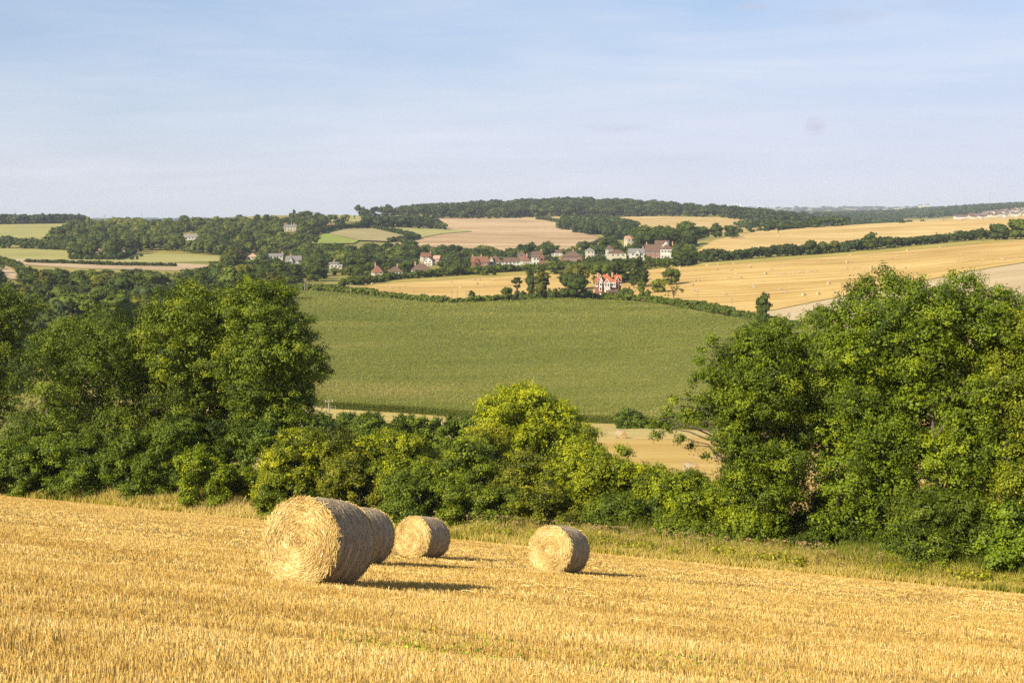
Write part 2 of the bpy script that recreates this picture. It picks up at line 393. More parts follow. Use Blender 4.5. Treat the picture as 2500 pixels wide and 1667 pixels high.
# maize
MZ_LO = [(420, 985), (740, 990), (800, 999), (1000, 1011), (1170, 1024), (1500, 1036), (1620, 1047), (1800, 1056), (2150, 1060)]
MZ_HI = [(420, 700), (723, 716), (850, 724), (1020, 744), (1095, 749), (1382, 736), (1594, 747), (1786, 784), (1871, 796), (2150, 830)]
M['maize_ground'] = mat_field('maize_floor', ((0.11, 0.125, 0.022), (0.17, 0.175, 0.035), (0.23, 0.215, 0.055)), 0.6, 0.25, 1.2, 0.02)
strip('maize_field', [(u_, v_ - 5) for u_, v_ in MZ_LO], MZ_HI, M['maize_ground'], off=1.3, du=5)
def maize_crop():
    us = np.linspace(430, 2140, 400)
    a = np.array([Yat(u*K, np.interp(u, *zip(*MZ_LO))*K) for u in us]); b = np.array([Yat(u*K, np.interp(u, *zip(*MZ_HI))*K) for u in us])
    rs = np.random.RandomState(3)
    n = 520000
    # distance drawn denser near the front
    t = rs.rand(n)**1.5; u = rs.uniform(430, 2140, n); la = np.interp(u, us, a); lb = np.interp(u, us, b)
    Y = la + (lb - la)*t; X = (u*K - CU)/FD*Y
    # planted in rows
    an = 0.6; r = X*math.sin(an) - Y*math.cos(an); q = X*math.cos(an) + Y*math.sin(an)
    r = np.round(r/0.9)*0.9 + rs.normal(0, 0.12, n)
    X = r*math.sin(an) + q*math.cos(an); Y = -r*math.cos(an) + q*math.sin(an)
    front = rs.rand(70000)
    uf = rs.uniform(430, 2140, 70000); Yf = np.interp(uf, us, a) + rs.exponential(1.3, 70000); Xf = (uf*K - CU)/FD*Yf
    ok = (Y > np.interp((CU + FD*X/Y)/K, us, a))
    X, Y, u, r = X[ok], Y[ok], u[ok], r[ok]
    hb = rs.uniform(1.0, 1.75, len(X)); hf = rs.uniform(0.0, 1.6, 70000)
    X = np.r_[X, Xf]; Y = np.r_[Y, Yf]; r = np.r_[r, 6 + 0*Xf]; h0 = np.r_[hb, hf]; n = len(X)
    Z = ground(X, Y) + h0
    s = np.clip(Y/420, 0.75, 1.6)
    az = rs.rand(n)*2*np.pi; ln = rs.uniform(0.35, 0.75, n)*s; w = rs.uniform(0.05, 0.09, n)*s
    d = np.c_[np.cos(az), np.sin(az), rs.uniform(0.2, 1.6, n)]; d = unit(d)
    sd = unit(np.c_[-np.sin(az), np.cos(az), rs.uniform(-0.5, 0.5, n)])
    P = np.c_[X, Y, Z]
    mid = P + d*ln[:, None]*0.6; tip = P + d*ln[:, None] - np.c_[0*X, 0*X, 0.25*ln]
    V = np.stack([P, mid + sd*w[:, None], tip, mid - sd*w[:, None]], 1).reshape(-1, 3)
    tint = 0.40 + 0.20*rs.randn(n) + 0.7*(vnoise(X/70, Y/16, 9) - 0.5) - 0.18*(np.abs((r % 24.0) - 12) < 0.5) + 0.25*(vnoise(X/3.0, Y/5.0, 19, 2) - 0.5)
    dist0 = Y - np.interp((CU + FD*X/Y)/K, us, a)
    tint += 0.45*np.exp(-((dist0 - 22 + 18*(vnoise(X/20, Y/20, 4)-0.5))/15)**2)*(h0 > 0.9)*np.clip((1330 - (CU + FD*X/Y)/K)/300, 0.15, 1)
    tint[-70000:] = 0.16 + 0.13*rs.randn(70000)
    T(mobj('maize_crop', V, np.arange(4*n).reshape(-1, 4), M['maize'], tint=np.clip(tint, 0, 1)), 'green maize crop with buff tassels filling the big field in the middle', kind='stuff')
maize_crop()
# ------------------------------------------------------------------ near stubble field
# edge of the field: photo column -> distance
EDGE_U = np.array([-900, 0, 638, 1100, 1435, 2500, 3600]); EDGE_Y = np.array([104, 90, 82, 75, 70, 62, 57.0])
def edgeY(u_src): return np.interp(u_src, EDGE_U, EDGE_Y)
_eu = np.linspace(-900, 3600, 160); _ey = edgeY(_eu); EX = (_eu*K - CU)/FD*_ey
def edge_at_x(X): return np.interp(X, EX, _ey)
def stubble_sheet():
    xs = np.linspace(EX[0], EX[-1], 160); ye = edge_at_x(xs)
    n = 60; t = np.linspace(0, 1, n)[:, None]
    Y = -50 + (ye[None] + 50)*t; X = np.broadcast_to(xs, Y.shape)
    V = np.stack([X, Y, ground(X, Y) + 0.02], -1).reshape(-1, 3); m = len(xs)
    i = np.arange(n*m).reshape(n, m)
    Q = np.stack([i[:-1, :-1], i[:-1, 1:], i[1:, 1:], i[1:, :-1]], -1).reshape(-1, 4)
    mt, nt, out = newmat('stubble_floor'); g = NT(nt); p = g.pos()
    f = g.math('ADD', g.math('MULTIPLY', g.noise(p, 0.18, 3, 0.6), 0.7), g.math('MULTIPLY', g.noise(g.mapping(p, (0, 0, 0.12), (1.5, 22, 1)), 1.0, 3, 0.7), 0.6))
    c = g.ramp(g.math('SUBTRACT', f, 0.15), [(0.25, (0.20, 0.115, 0.032)), (0.5, (0.38, 0.245, 0.07)), (0.75, (0.53, 0.365, 0.115))])
    nt.links.new(g.principled(c, 0.9, 0.1).outputs[0], out.inputs[0])
    T(mobj('stubble_field', V, Q, mt, smooth=True), kind='structure')
stubble_sheet()

ROW = -0.12          # drilled rows run nearly parallel with the lower edge
def stalks():
    rs = np.random.RandomState(11)
    Vs, Ts = [], []
    for (y0, y1, dens, w, hmul) in ((7.5, 14, 2200, 0.0042, 1.0), (14, 22, 1350, 0.0052, 0.95), (22, 36, 560, 0.008, 0.8), (36, 104, 115, 0.015, 0.7)):
        area = 0.90*(0.5*(y1**2 - y0**2) + 4.0*(y1 - y0))
        n = int(area*dens)
        Y = np.sqrt(rs.uniform(y0**2, y1**2, n)); X = rs.uniform(-0.45, 0.45, n)*(Y + 4.0)
        c, s = math.cos(ROW), math.sin(ROW)
        q, r = X*c + Y*s, -X*s + Y*c
        r = np.round(r/0.125)*0.125 + rs.normal(0, 0.02, n)
        if y0 < 22: q = np.round(q/0.035)*0.035 + rs.normal(0, 0.011, n)
        X, Y = q*c - r*s, q*s + r*c
        ok = (Y < edge_at_x(X) - 0.1)
        X, Y = X[ok], Y[ok]; n = len(X)
        pt = vnoise(X/2.2, Y/1.1, 21, 3); pt2 = vnoise(X/0.5, Y/0.5, 22, 2); wheel = np.abs(((-X*s + Y*c) % 9.0) - 4.5)
        h = (0.072 + 0.04*(pt - 0.5) + rs.normal(0, 0.014, n))*hmul
        h *= np.where(np.abs(wheel - 0.9) < 0.28, 0.55, 1.0)
        h = np.clip(h, 0.025, 0.16)
        keep = rs.rand(n) < np.clip(0.6 + 1.5*(pt2 - 0.40), 0.25, 1)
        X, Y, h, pt = X[keep], Y[keep], h[keep], pt[keep]; n = len(X)
        Z = ground(X, Y) + 0.015
        yaw = rs.normal(0, 0.7, n); lean = rs.normal(0, 0.14, (n, 2))
        weird = rs.rand(n) < 0.05; lean[weird] = rs.normal(0, 0.7, (weird.sum(), 2))
        sd = np.c_[np.cos(yaw), np.sin(yaw), 0*yaw]*(w*rs.uniform(0.6, 1.3, n))[:, None]*0.5
        P = np.c_[X, Y, Z]; top = P + np.c_[lean*h[:, None], h]
        Vs.append(np.stack([P - sd, P + sd, top + sd, top - sd], 1).reshape(-1, 3))
        Ts.append(0.48 + 0.24*rs.randn(n) + 0.6*(pt - 0.5))
    V = np.concatenate(Vs); t = np.clip(np.concatenate(Ts), 0, 1)
    T(mobj('stubble', V, np.arange(len(V)).reshape(-1, 4), M['stubble'], tint=t), 'short golden cut straw stubble standing across the near field', kind='stuff')
    # loose straw lying over the stubble
    n = 15000; Y = np.sqrt(rs.uniform(7.5**2, 60**2, n)); X = rs.uniform(-0.45, 0.45, n)*Y
    dn = vnoise(X/1.6, Y/0.7, 31, 2); swath = np.exp(-((((-X*math.sin(-0.32) + Y*math.cos(-0.32)) % 7.5) - 3.7)/0.8)**2)
    ok = (rs.rand(n) < np.clip((dn - 0.55)*1.8 + 0.04 + 0.7*swath, 0, 1)) & (Y < edge_at_x(X) - 0.2)
    X, Y = X[ok], Y[ok]; n = len(X)
    az = rs.rand(n)*np.pi*2; L = rs.uniform(0.08, 0.34, n); d = np.c_[np.cos(az), np.sin(az), rs.normal(0.05, 0.2, n)]
    P = np.c_[X, Y, ground(X, Y) + rs.uniform(0.04, 0.09, n)]
    A, B = P - d*L[:, None]/2, P + d*L[:, None]/2
    wd = np.c_[0*X, 0*X, np.clip(Y*0.00016, 0.0022, 0.006)]
    mid = (A + B)/2 + np.c_[0*X, 0*X, rs.uniform(0, 0.04, n)]
    V = np.stack([A - wd, mid - wd, mid + wd, A + wd, mid - wd, B - wd, B + wd, mid + wd], 1).reshape(-1, 3)
    T(mobj('loose_straw', V, np.arange(len(V)).reshape(-1, 4), M['stubble'], tint=np.repeat(np.clip(0.78 + 0.15*rs.randn(n), 0, 1), 2)), 'pale loose straw scattered in swaths over the near stubble', kind='stuff')
    n = 900; ang = rs.rand(n)*6.28; rr = rs.rand(n)**0.7
    X = np.where(rs.rand(n) < .7, -0.75, 1.6) + np.cos(ang)*rr*1.1; Y = 13.6 + np.sin(ang)*rr*1.5
    P = np.c_[X, Y, ground(X, Y) + rs.uniform(0.02, 0.10, n)]
    V, q = cards(P, unit(rs.normal(0, 1, (n, 3)) + [0, -0.3, 1.0]), rs.uniform(0.012, 0.03, n), rs)
    o = mobj('stubble_weeds', V, q, M['leaf'], tint=np.clip(0.5 + 0.2*rs.randn(n), 0, 1)); o.color = (0.20, 0.22, 0.05, 1)
    T(o, 'small green weeds sprouting between the near stubble', kind='stuff')

# ------------------------------------------------------------------ round straw bales
def ribbons(P, d, L, side, w, bend, rs):
    """two-segment strands: centres P, directions d, lengths L, width vectors side"""
    A, B = P - d*L[:, None]*0.5, P + d*L[:, None]*0.5
    m = P + bend; s = side*w[:, None]*0.5
    return np.stack([A - s, m - s, m + s, A + s, m - s, B - s, B + s, m + s], 1).reshape(-1, 3)

def bale_near(name, label, X, Y, yaw, R, L, seed, group, dens=1.0):
    """axis along local y; the open straw end faces local -y"""
    rs = np.random.RandomState(seed)
    Zg = float(ground(X, Y))
    root = empty(name, (X, Y, Zg)); T(root, label, 'straw bale', group)
    ax = np.array([math.sin(yaw), math.cos(yaw), 0.0])
    sl = -(SLOPE*ax[1] + TILT*ax[0]); ax[2] = sl; ax = unit(ax)
    sx = unit(np.cross(ax, [0, 0, 1.0])); up = np.cross(sx, ax)
    B3 = np.stack([sx, ax, up])                 # rows: local x, y, z
    def W(v): return v @ B3
    c0 = R*0.97
    # wrapped side
    nth, ny = 120, 30
    th = np.linspace(0, 2*np.pi, nth, endpoint=False); ys = np.linspace(-L/2, L/2, ny)
    TH, YY = np.meshgrid(th, ys)
    rr = R + 0.018*(vnoise(TH*3 + 40, YY*3 + 9, seed, 3) - 0.5) + 0.02*np.cos(YY/L*np.pi) - 0.035*(np.abs(YY)/(L/2))**8
    rr += 0.012*np.sin(YY*26 + 3*vnoise(TH*2 + 20, YY*2, seed+1))
    x, z = np.sin(TH)*rr, np.cos(TH)*rr
    z = np.maximum(z, -R*0.965)
    V = np.stack([x, YY, z + c0], -1).reshape(-1, 3); i = np.arange(ny*nth).reshape(ny, nth); j = np.roll(i, -1, 1)
    Q = np.stack([i[:-1], j[:-1], j[1:], i[1:]], -1).reshape(-1, 4)
    t0 = 0.36 + 0.4*(vnoise(TH[:-1]*6 + 30, YY[:-1]*5 + 30, seed+2, 3) - 0.5)
    n = int(12000*dens)
    a = rs.rand(n)*2*np.pi; yy = rs.uniform(-L/2, L/2, n)*0.99
    r = R + rs.uniform(0.0, 0.010, n) + 0.02*np.cos(yy/L*np.pi) - 0.035*(np.abs(yy)/(L/2))**8
    nv = np.c_[np.sin(a), 0*a, np.cos(a)]; tg = np.c_[np.cos(a), 0*a, -np.sin(a)]; yv = np.array([[0, 1.0, 0]])
    q = rs.normal(0, 0.55, n); d = tg*np.cos(q)[:, None] + yv*np.sin(q)[:, None]
    sd = unit(-tg*np.sin(q)[:, None] + yv*np.cos(q)[:, None] + nv*rs.normal(0, 0.5, n)[:, None])
    P = nv*r[:, None] + np.c_[0*a, yy, 0*a]; P[:, 2] = np.maximum(P[:, 2], -R*0.965) + c0
    ln = rs.uniform(0.05, 0.2, n)
    V2 = ribbons(P, d, ln, sd, rs.uniform(0.0025, 0.006, n), nv*(ln**2/8/R + 0.004)[:, None], rs)
    Q2 = np.arange(len(V2)).reshape(-1, 4) + len(V)
    mobj('net_wrap', W(np.r_[V, V2]), np.r_[Q, Q2], M['net'], root, tint=np.clip(np.r_[t0.ravel(), np.repeat(0.48 + 0.15*rs.randn(n) + 0.45*(rs.rand(n) < 0.04), 2)], 0, 1), smooth=False)
    # straw ends
    for sgn in (-1, 1):
        nr_, nt_ = 34, 110
        rg = np.linspace(0.0, 1.0, nr_); tg_ = np.linspace(0, 2*np.pi, nt_, endpoint=False)
        RG, TG = np.meshgrid(rg, tg_, indexing='ij')
        rad = RG*(R - 0.012)
        bul = L/2 + 0.035*(1 - RG**4) - 0.05*RG**14 + 0.03*(vnoise(np.cos(TG)*RG*5 + 20, np.sin(TG)*RG*5 + 20, seed+4, 3) - 0.5)
        bul += 0.022*np.sin((RG*R - TG/(2*np.pi)*0.075)*2*np.pi/0.075) - 0.06*np.exp(-(RG/0.05)**2)
        x, z = np.sin(TG)*rad, np.cos(TG)*rad
        z = np.maximum(z, -R*0.96)
        V = np.stack([x, sgn*bul, z + c0], -1).reshape(-1, 3); i = np.arange(nr_*nt_).reshape(nr_, nt_); j = np.roll(i, -1, 1)
        Q = np.stack([i[:-1], j[:-1], j[1:], i[1:]], -1).reshape(-1, 4)
        if sgn < 0: Q = Q[:, ::-1]
        t0 = 0.38 + 0.5*(vnoise(np.cos(TG[:-1])*RG[:-1]*4 + 20, np.sin(TG[:-1])*RG[:-1]*4 + 20, seed+5, 3) - 0.5)
        n = int((17000 if sgn < 0 else 4000)*dens)
        r = R*np.sqrt(rs.uniform(0, 1, n))*0.985; a = rs.rand(n)*2*np.pi
        er = np.c_[np.sin(a), 0*a, np.cos(a)]; et = np.c_[np.cos(a), 0*a, -np.sin(a)]
        q = rs.normal(0.10, 0.27, n); d = et*np.cos(q)[:, None] + er*np.sin(q)[:, None]; d[:, 1] += rs.normal(0, 0.14, n); d = unit(d)
        sd = unit(np.cross(d, np.c_[rs.normal(0, 0.35, n), np.full(n, sgn), rs.normal(0, 0.35, n)]))
        ln = rs.uniform(0.06, 0.30, n)*np.clip(r/R*1.6, 0.25, 1)
        rn = r/R
        y = sgn*(L/2 + 0.035*(1 - rn**4) - 0.05*rn**14 + rs.uniform(0.0, 0.03, n))
        P = er*r[:, None]; P[:, 2] = np.maximum(P[:, 2], -R*0.96) + c0; P[:, 1] = y
        V2 = ribbons(P, d, ln, sd, rs.uniform(0.004, 0.010, n), -er*0 + er*(ln**2/8/np.maximum(r, 0.1))[:, None], rs)
        pat = vnoise(np.sin(a)*rn*3.2 + 9, np.cos(a)*rn*3.2 + 9, seed+6, 3)
        tt = 0.5 + 0.2*rs.randn(n) + 0.9*(pat - 0.5)
        # frayed rim
        m = int((700 if sgn < 0 else 500)*dens); a = rs.rand(m)*2*np.pi
        er = np.c_[np.sin(a), 0*a, np.cos(a)]; et = np.c_[np.cos(a), 0*a, -np.sin(a)]
        d = unit(et*rs.normal(0, 1, (m, 1)) + er*rs.uniform(-0.2, 0.7, (m, 1)) + np.c_[0*a, rs.normal(0, 0.6, m), 0*a])
        P = er*(R - rs.uniform(-0.01, 0.04, m))[:, None] + np.c_[0*a, np.full(m, sgn*(L/2 - 0.02)) + rs.normal(0, 0.02, m), np.full(m, c0)]
        sd = unit(np.cross(d, rs.normal(0, 1, (m, 3)))); ln = rs.uniform(0.05, 0.2, m)
        V3 = ribbons(P, d, ln, sd, rs.uniform(0.003, 0.007, m), rs.normal(0, 0.008, (m, 3)), rs)
        V3[:, 2] = np.maximum(V3[:, 2], 0.0)
        Qa = np.arange(len(V2)).reshape(-1, 4) + len(V); Qb = np.arange(len(V3)).reshape(-1, 4) + len(V) + len(V2)
        mobj('straw_end', W(np.r_[V, V2, V3]), np.r_[Q, Qa, Qb], M['straw_end'], root,
             tint=np.clip(np.r_[t0.ravel(), np.repeat(tt, 2), np.repeat(0.6 + 0.2*rs.randn(m), 2)], 0, 1))
    return root
GB = 'big round straw bales in the near stubble field'
def bale_at(u, vbase, vtop, seed, label, yaw, kl=0.93, dens=1.0):
    """u, rows in photo pixels; distance from the sloping field plane"""
    a = (u*K - CU)/FD
    r = (vbase*K - HV)/FD
    Y = EYE/(r - SLOPE - TILT*a)
    D = (vbase - vtop)*K/FD*Y
    return Y, D
bale_near('round_straw_bale', 'largest and nearest round straw bale, its pale spiral end facing the viewer', -3.11, 22.4, 0.42, 0.67, 1.20, 101, GB)
bale_near('round_straw_bale', 'round straw bale half hidden close behind the largest bale', -3.55, 31.8, 0.50, 0.625, 1.2, 102, GB, 0.7)
bale_near('round_straw_bale', 'small far round straw bale just right of the half hidden bale', -2.61, 40.6, 0.52, 0.57, 1.12, 103, GB, 0.6)
bale_near('round_straw_bale', 'round straw bale standing alone toward the right of the near field', 1.20, 37.6, 0.50, 0.61, 1.15, 104, GB, 0.6)

# ------------------------------------------------------------------ long grass on the field edge
def verge():
    rs = np.random.RandomState(5)
    n = 210000
    u = rs.uniform(-260, 2760, n); e = edgeY(u); wdt = np.interp(u, [-300, 0, 700, 1500, 2500, 2900], [13, 12, 9, 6.5, 7, 8])
    Y = e + wdt*rs.rand(n)**0.9 - 0.25; X = (u*K - CU)/FD*Y
    Z = ground(X, Y)
    pt = vnoise(X/3.0, Y/2.2, 61, 3); pt2 = vnoise(X/9.0, Y/5, 63, 2)
    near_ = np.clip((Y - e)/1.6, 0, 1)
    h = (0.30 + 0.5*near_ + 0.45*np.clip((Y - e - 1.5)/4, 0, 1))*rs.uniform(0.6, 1.15, n)*(0.35 + 1.3*pt)*np.interp(u, [0, 900, 1500, 2500], [1.25, 1.2, 1.15, 1.1])
    az = rs.rand(n)*2*np.pi; bend = rs.uniform(0.08, 0.5, n)
    b = np.c_[np.cos(az)*bend, np.sin(az)*bend, 0*az]*h[:, None]
    w = rs.uniform(0.012, 0.03, n)
    yw = rs.normal(0, 0.8, n); sd = np.c_[np.cos(yw), np.sin(yw), 0*yw]*w[:, None]
    P = np.c_[X, Y, Z - 0.03]; mid = P + b*0.35 + np.c_[0*X, 0*X, 0.6*h]; tip = P + b + np.c_[0*X, 0*X, h]
    V = np.stack([P - sd, P + sd, mid + sd*0.8, mid - sd*0.8, mid - sd*0.8, mid + sd*0.8, tip + sd*0.15, tip - sd*0.15], 1).reshape(-1, 3)
    t = 0.70 + 0.13*rs.randn(n) - 1.5*np.clip(pt - 0.50, 0, 1) - 0.6*np.clip(pt2 - 0.5, 0, 1)
    t -= 0.10*np.clip((u - 800)/300, 0, 1)
    t -= 0.20*np.clip((u - 1150)/300, 0, 1)*np.clip((Y - e - 0.6)/2.5, 0, 1)
    t += 0.08*(u < 700)
    T(mobj('verge_grass', V, np.arange(len(V)).reshape(-1, 4), M['grass'], tint=np.repeat(np.clip(t, 0, 1), 2)), 'long straw coloured grass along the lower edge of the stubble', kind='stuff')
    # leafy weeds among the grass on the right
    n = 60000; u = np.r_[rs.uniform(880, 2760, 52000), rs.uniform(-200, 880, 8000)]; e = edgeY(u)
    Y = e + 0.7 + rs.rand(n)*np.interp(u, [900, 1500, 2500], [7, 6, 6]); X = (u*K - CU)/FD*Y
    ok = vnoise(X/1.3, Y/1.3, 71, 2) > np.where(u < 900, 0.62, 0.5)
    X, Y = X[ok], Y[ok]; n = len(X)
    P = np.c_[X, Y, ground(X, Y) + rs.uniform(0.1, 0.55, n) + 0.75*vnoise(X/1.1, Y/1.1, 72, 2)*rs.rand(n)]
    V, q = cards(P, unit(rs.normal(0, 1, (n, 3)) + [0, -0.3, 0.9]), rs.uniform(0.04, 0.10, n), rs)
    o = mobj('verge_weeds', V, q, M['leaf'], tint=np.clip(0.5 + 0.25*rs.randn(n), 0, 1)); o.color = (0.20, 0.20, 0.025, 1)
    T(o, 'yellow-green leafy weeds growing in the verge grass', kind='stuff')
    # dead brown flower heads
    n = 950; u = np.r_[rs.uniform(1130, 2150, 820), rs.uniform(760, 1130, 130)]; e = edgeY(u)
    Y = e + 1.2 + rs.rand(n)*5; X = (u*K - CU)/FD*Y; Z = ground(X, Y); h = rs.uniform(0.35, 1.5, n)
    mb_v, mb_q, tt = [], [], []
    for k in range(n):
        c = np.array([X[k], Y[k], Z[k] + h[k]]); m = 7
        aa = rs.rand(m)*2*np.pi; rr = rs.uniform(0.02, 0.17, m)
        Pk = c + np.c_[np.cos(aa)*rr, np.sin(aa)*rr, rs.normal(0, 0.02, m)]
        Vk, qk = cards(Pk, unit(rs.normal(0, 0.4, (m, 3)) + [0, -0.4, 1]), rs.uniform(0.03, 0.06, m), rs)
        st = np.array([[X[k] - 0.008, Y[k], Z[k]], [X[k] + 0.008, Y[k], Z[k]], c + [0.006, 0, 0], c - [0.006, 0, 0]])
        b0 = sum(len(v) for v in mb_v); mb_v += [Vk, st]; mb_q += [qk + b0, np.array([[0, 1, 2, 3]]) + b0 + len(Vk)]
        tt += list(rs.rand(m)) + [0.4]
    T(mobj('dried_umbels', np.concatenate(mb_v), np.concatenate(mb_q), M['umbel'], tint=np.array(tt)), 'dead brown flower heads standing in the verge before the hedge', kind='stuff')

# ------------------------------------------------------------------ foliage
def cards(P, N, s, rs, asp=0.55, jit=0.0):
    """leaf shaped quads at P facing N with half length s"""
    n = len(P); r = rs.normal(0, 1, (n, 3))
    t = unit(np.cross(N, r)); b = np.cross(N, t); s = np.broadcast_to(s, (n,))[:, None]
    V = np.stack([P - t*s, P + b*s*asp + N*s*0.12, P + t*s, P - b*s*asp + N*s*0.12], 1).reshape(-1, 3)
    return V, np.arange(4*n).reshape(-1, 4)

def lobe_leaves(C, R, rs, sub_per, leaves, sub_r, leaf, keep_inner=0.72, flat=0.8, zmin=None, droop=0.0, fuzz=0.0, core=0.0, fill=0):
    """leaf cards over lobes (centres C, radii R): twig clumps on each lobe, leaves round each clump"""
    C = np.asarray(C, float); R = np.asarray(R, float)
    nsub = np.maximum(3, (sub_per*(R/np.mean(R))**2)).astype(int)
    li = np.repeat(np.arange(len(C)), nsub); n = len(li)
    d = unit(rs.normal(0, 1, (n, 3))); d[:, 2] = np.where((d[:, 2] < -0.3) & (rs.rand(n) < 0.6), -d[:, 2], d[:, 2])
    sp = C[li] + d*(R[li]*rs.uniform(0.78 - 0.25*fuzz, 1.06 + 0.12*fuzz, n))[:, None]*np.array([1, 1, flat])
    # drop clumps well inside other lobes
    inside = np.zeros(n, bool)
    for c, r in zip(C, R):
        dd = (sp - c)/np.array([1, 1, flat]); inside |= (np.einsum('ij,ij->i', dd, dd) < (r*keep_inner)**2)
    sp, li, d = sp[~inside], li[~inside], d[~inside]
    srad = (0.45 + 1.0*rs.rand(len(sp))**1.6)*sub_r
    nl = np.maximum(4, leaves*(srad/sub_r)**1.5).astype(int)
    si = np.repeat(np.arange(len(sp)), nl); m = len(si)
    e = unit(rs.normal(0, 1, (m, 3))); rr = srad[si]*rs.rand(m)**0.45
    P = sp[si] + e*rr[:, None]*np.array([1, 1, 0.65]) + d[si]*(rs.normal(0, 0.1 + 0.5*fuzz, m)*srad[si])[:, None]; P[:, 2] -= droop*rs.rand(m)*srad[si]*1.2
    N = unit((0.45 + 0.1*fuzz)*e + (0.75 - 0.25*fuzz)*d[si] + np.array([0, 0, 0.25]) + rs.normal(0, 0.38 + 0.2*fuzz, (m, 3)))
    if zmin is not None:
        ok = P[:, 2] > zmin(P); P, N, si = P[ok], N[ok], si[ok]; m = len(P)
    lt = rs.normal(0, 0.16, len(C)); st = rs.normal(0, 0.19, len(sp))
    tint = 0.45 + lt[li[si]] + st[si] + rs.normal(0, 0.13, m)
    s = leaf*rs.uniform(0.6, 1.25, m)
    if fill:      # leaves filling the inside of every lobe
        fi = np.repeat(np.arange(len(C)), np.maximum(8, fill*(R/np.mean(R))**2).astype(int)); k = len(fi)
        ef = unit(rs.normal(0, 1, (k, 3))); Pf = C[fi] + ef*(R[fi]*0.85*rs.rand(k)**0.4)[:, None]*np.array([1, 1, flat])
        okf = np.ones(k, bool) if zmin is None else Pf[:, 2] > zmin(Pf)
        Pf, ef, k = Pf[okf], ef[okf], int(okf.sum())
        P = np.r_[P, Pf]; N = np.r_[N, unit(ef + rs.normal(0, 0.5, (k, 3)))]; s = np.r_[s, leaf*1.7*rs.uniform(0.7, 1.2, k)]; tint = np.r_[tint, 0.42 + rs.normal(0, 0.15, k)]
    V, q = cards(P, N, s, rs)
    if core:      # lumpy leaf mass inside every lobe
        a_ = np.arange(8)*np.pi/4; z_ = np.array([-0.95, -0.6, 0, 0.6, 0.95]); r_ = np.sqrt(1 - z_**2)
        B = np.stack([np.outer(r_, np.cos(a_)), np.outer(r_, np.sin(a_)), np.outer(z_, np.ones(8))], -1).reshape(-1, 3)
        i_ = np.arange(40).reshape(5, 8); j_ = np.roll(i_, -1, 1)
        Bq = np.r_[np.stack([i_[:-1], j_[:-1], j_[1:], i_[1:]], -1).reshape(-1, 4), [[32, 33, 34, 35], [35, 36, 37, 32 + 6], [32, 35, 38, 39]]]
        W_ = (C[:, None] + B[None]*(R*core)[:, None, None]*np.array([1, 1, flat])*rs.uniform(0.8, 1.1, (len(C), 40, 1)))
        if zmin is not None: W_ = W_[(W_[:, :, 2].min(1) > zmin(C))]
        if len(W_):
            q = np.r_[q, (Bq[None] + (np.arange(len(W_))*40)[:, None, None] + len(V)).reshape(-1, 4)]; V = np.r_[V, W_.reshape(-1, 3)]
            tint = np.r_[tint, np.full(len(W_)*len(Bq), 0.42)]
    return V, q, np.clip(tint, 0, 1)

def in_poly(px, py, poly):
    poly = np.asarray(poly, float); x, y = poly[:, 0], poly[:, 1]; n = len(poly); c = np.zeros(len(px), bool)
    for i in range(n):
        j = (i - 1) % n
        c ^= ((y[i] > py) != (y[j] > py)) & (px < (x[j] - x[i])*(py - y[i])/(y[j] - y[i] + 1e-12) + x[i])
    return c
def poly_dist(px, py, poly):
    poly = np.asarray(poly, float); d = np.full(len(px), 1e9)
    for i in range(len(poly)):
        a, b = poly[i-1], poly[i]; ab = b - a
        t = np.clip(((px - a[0])*ab[0] + (py - a[1])*ab[1])/(ab @ ab + 1e-9), 0, 1)
        d = np.minimum(d, np.hypot(px - a[0] - t*ab[0], py - a[1] - t*ab[1]))
    return d

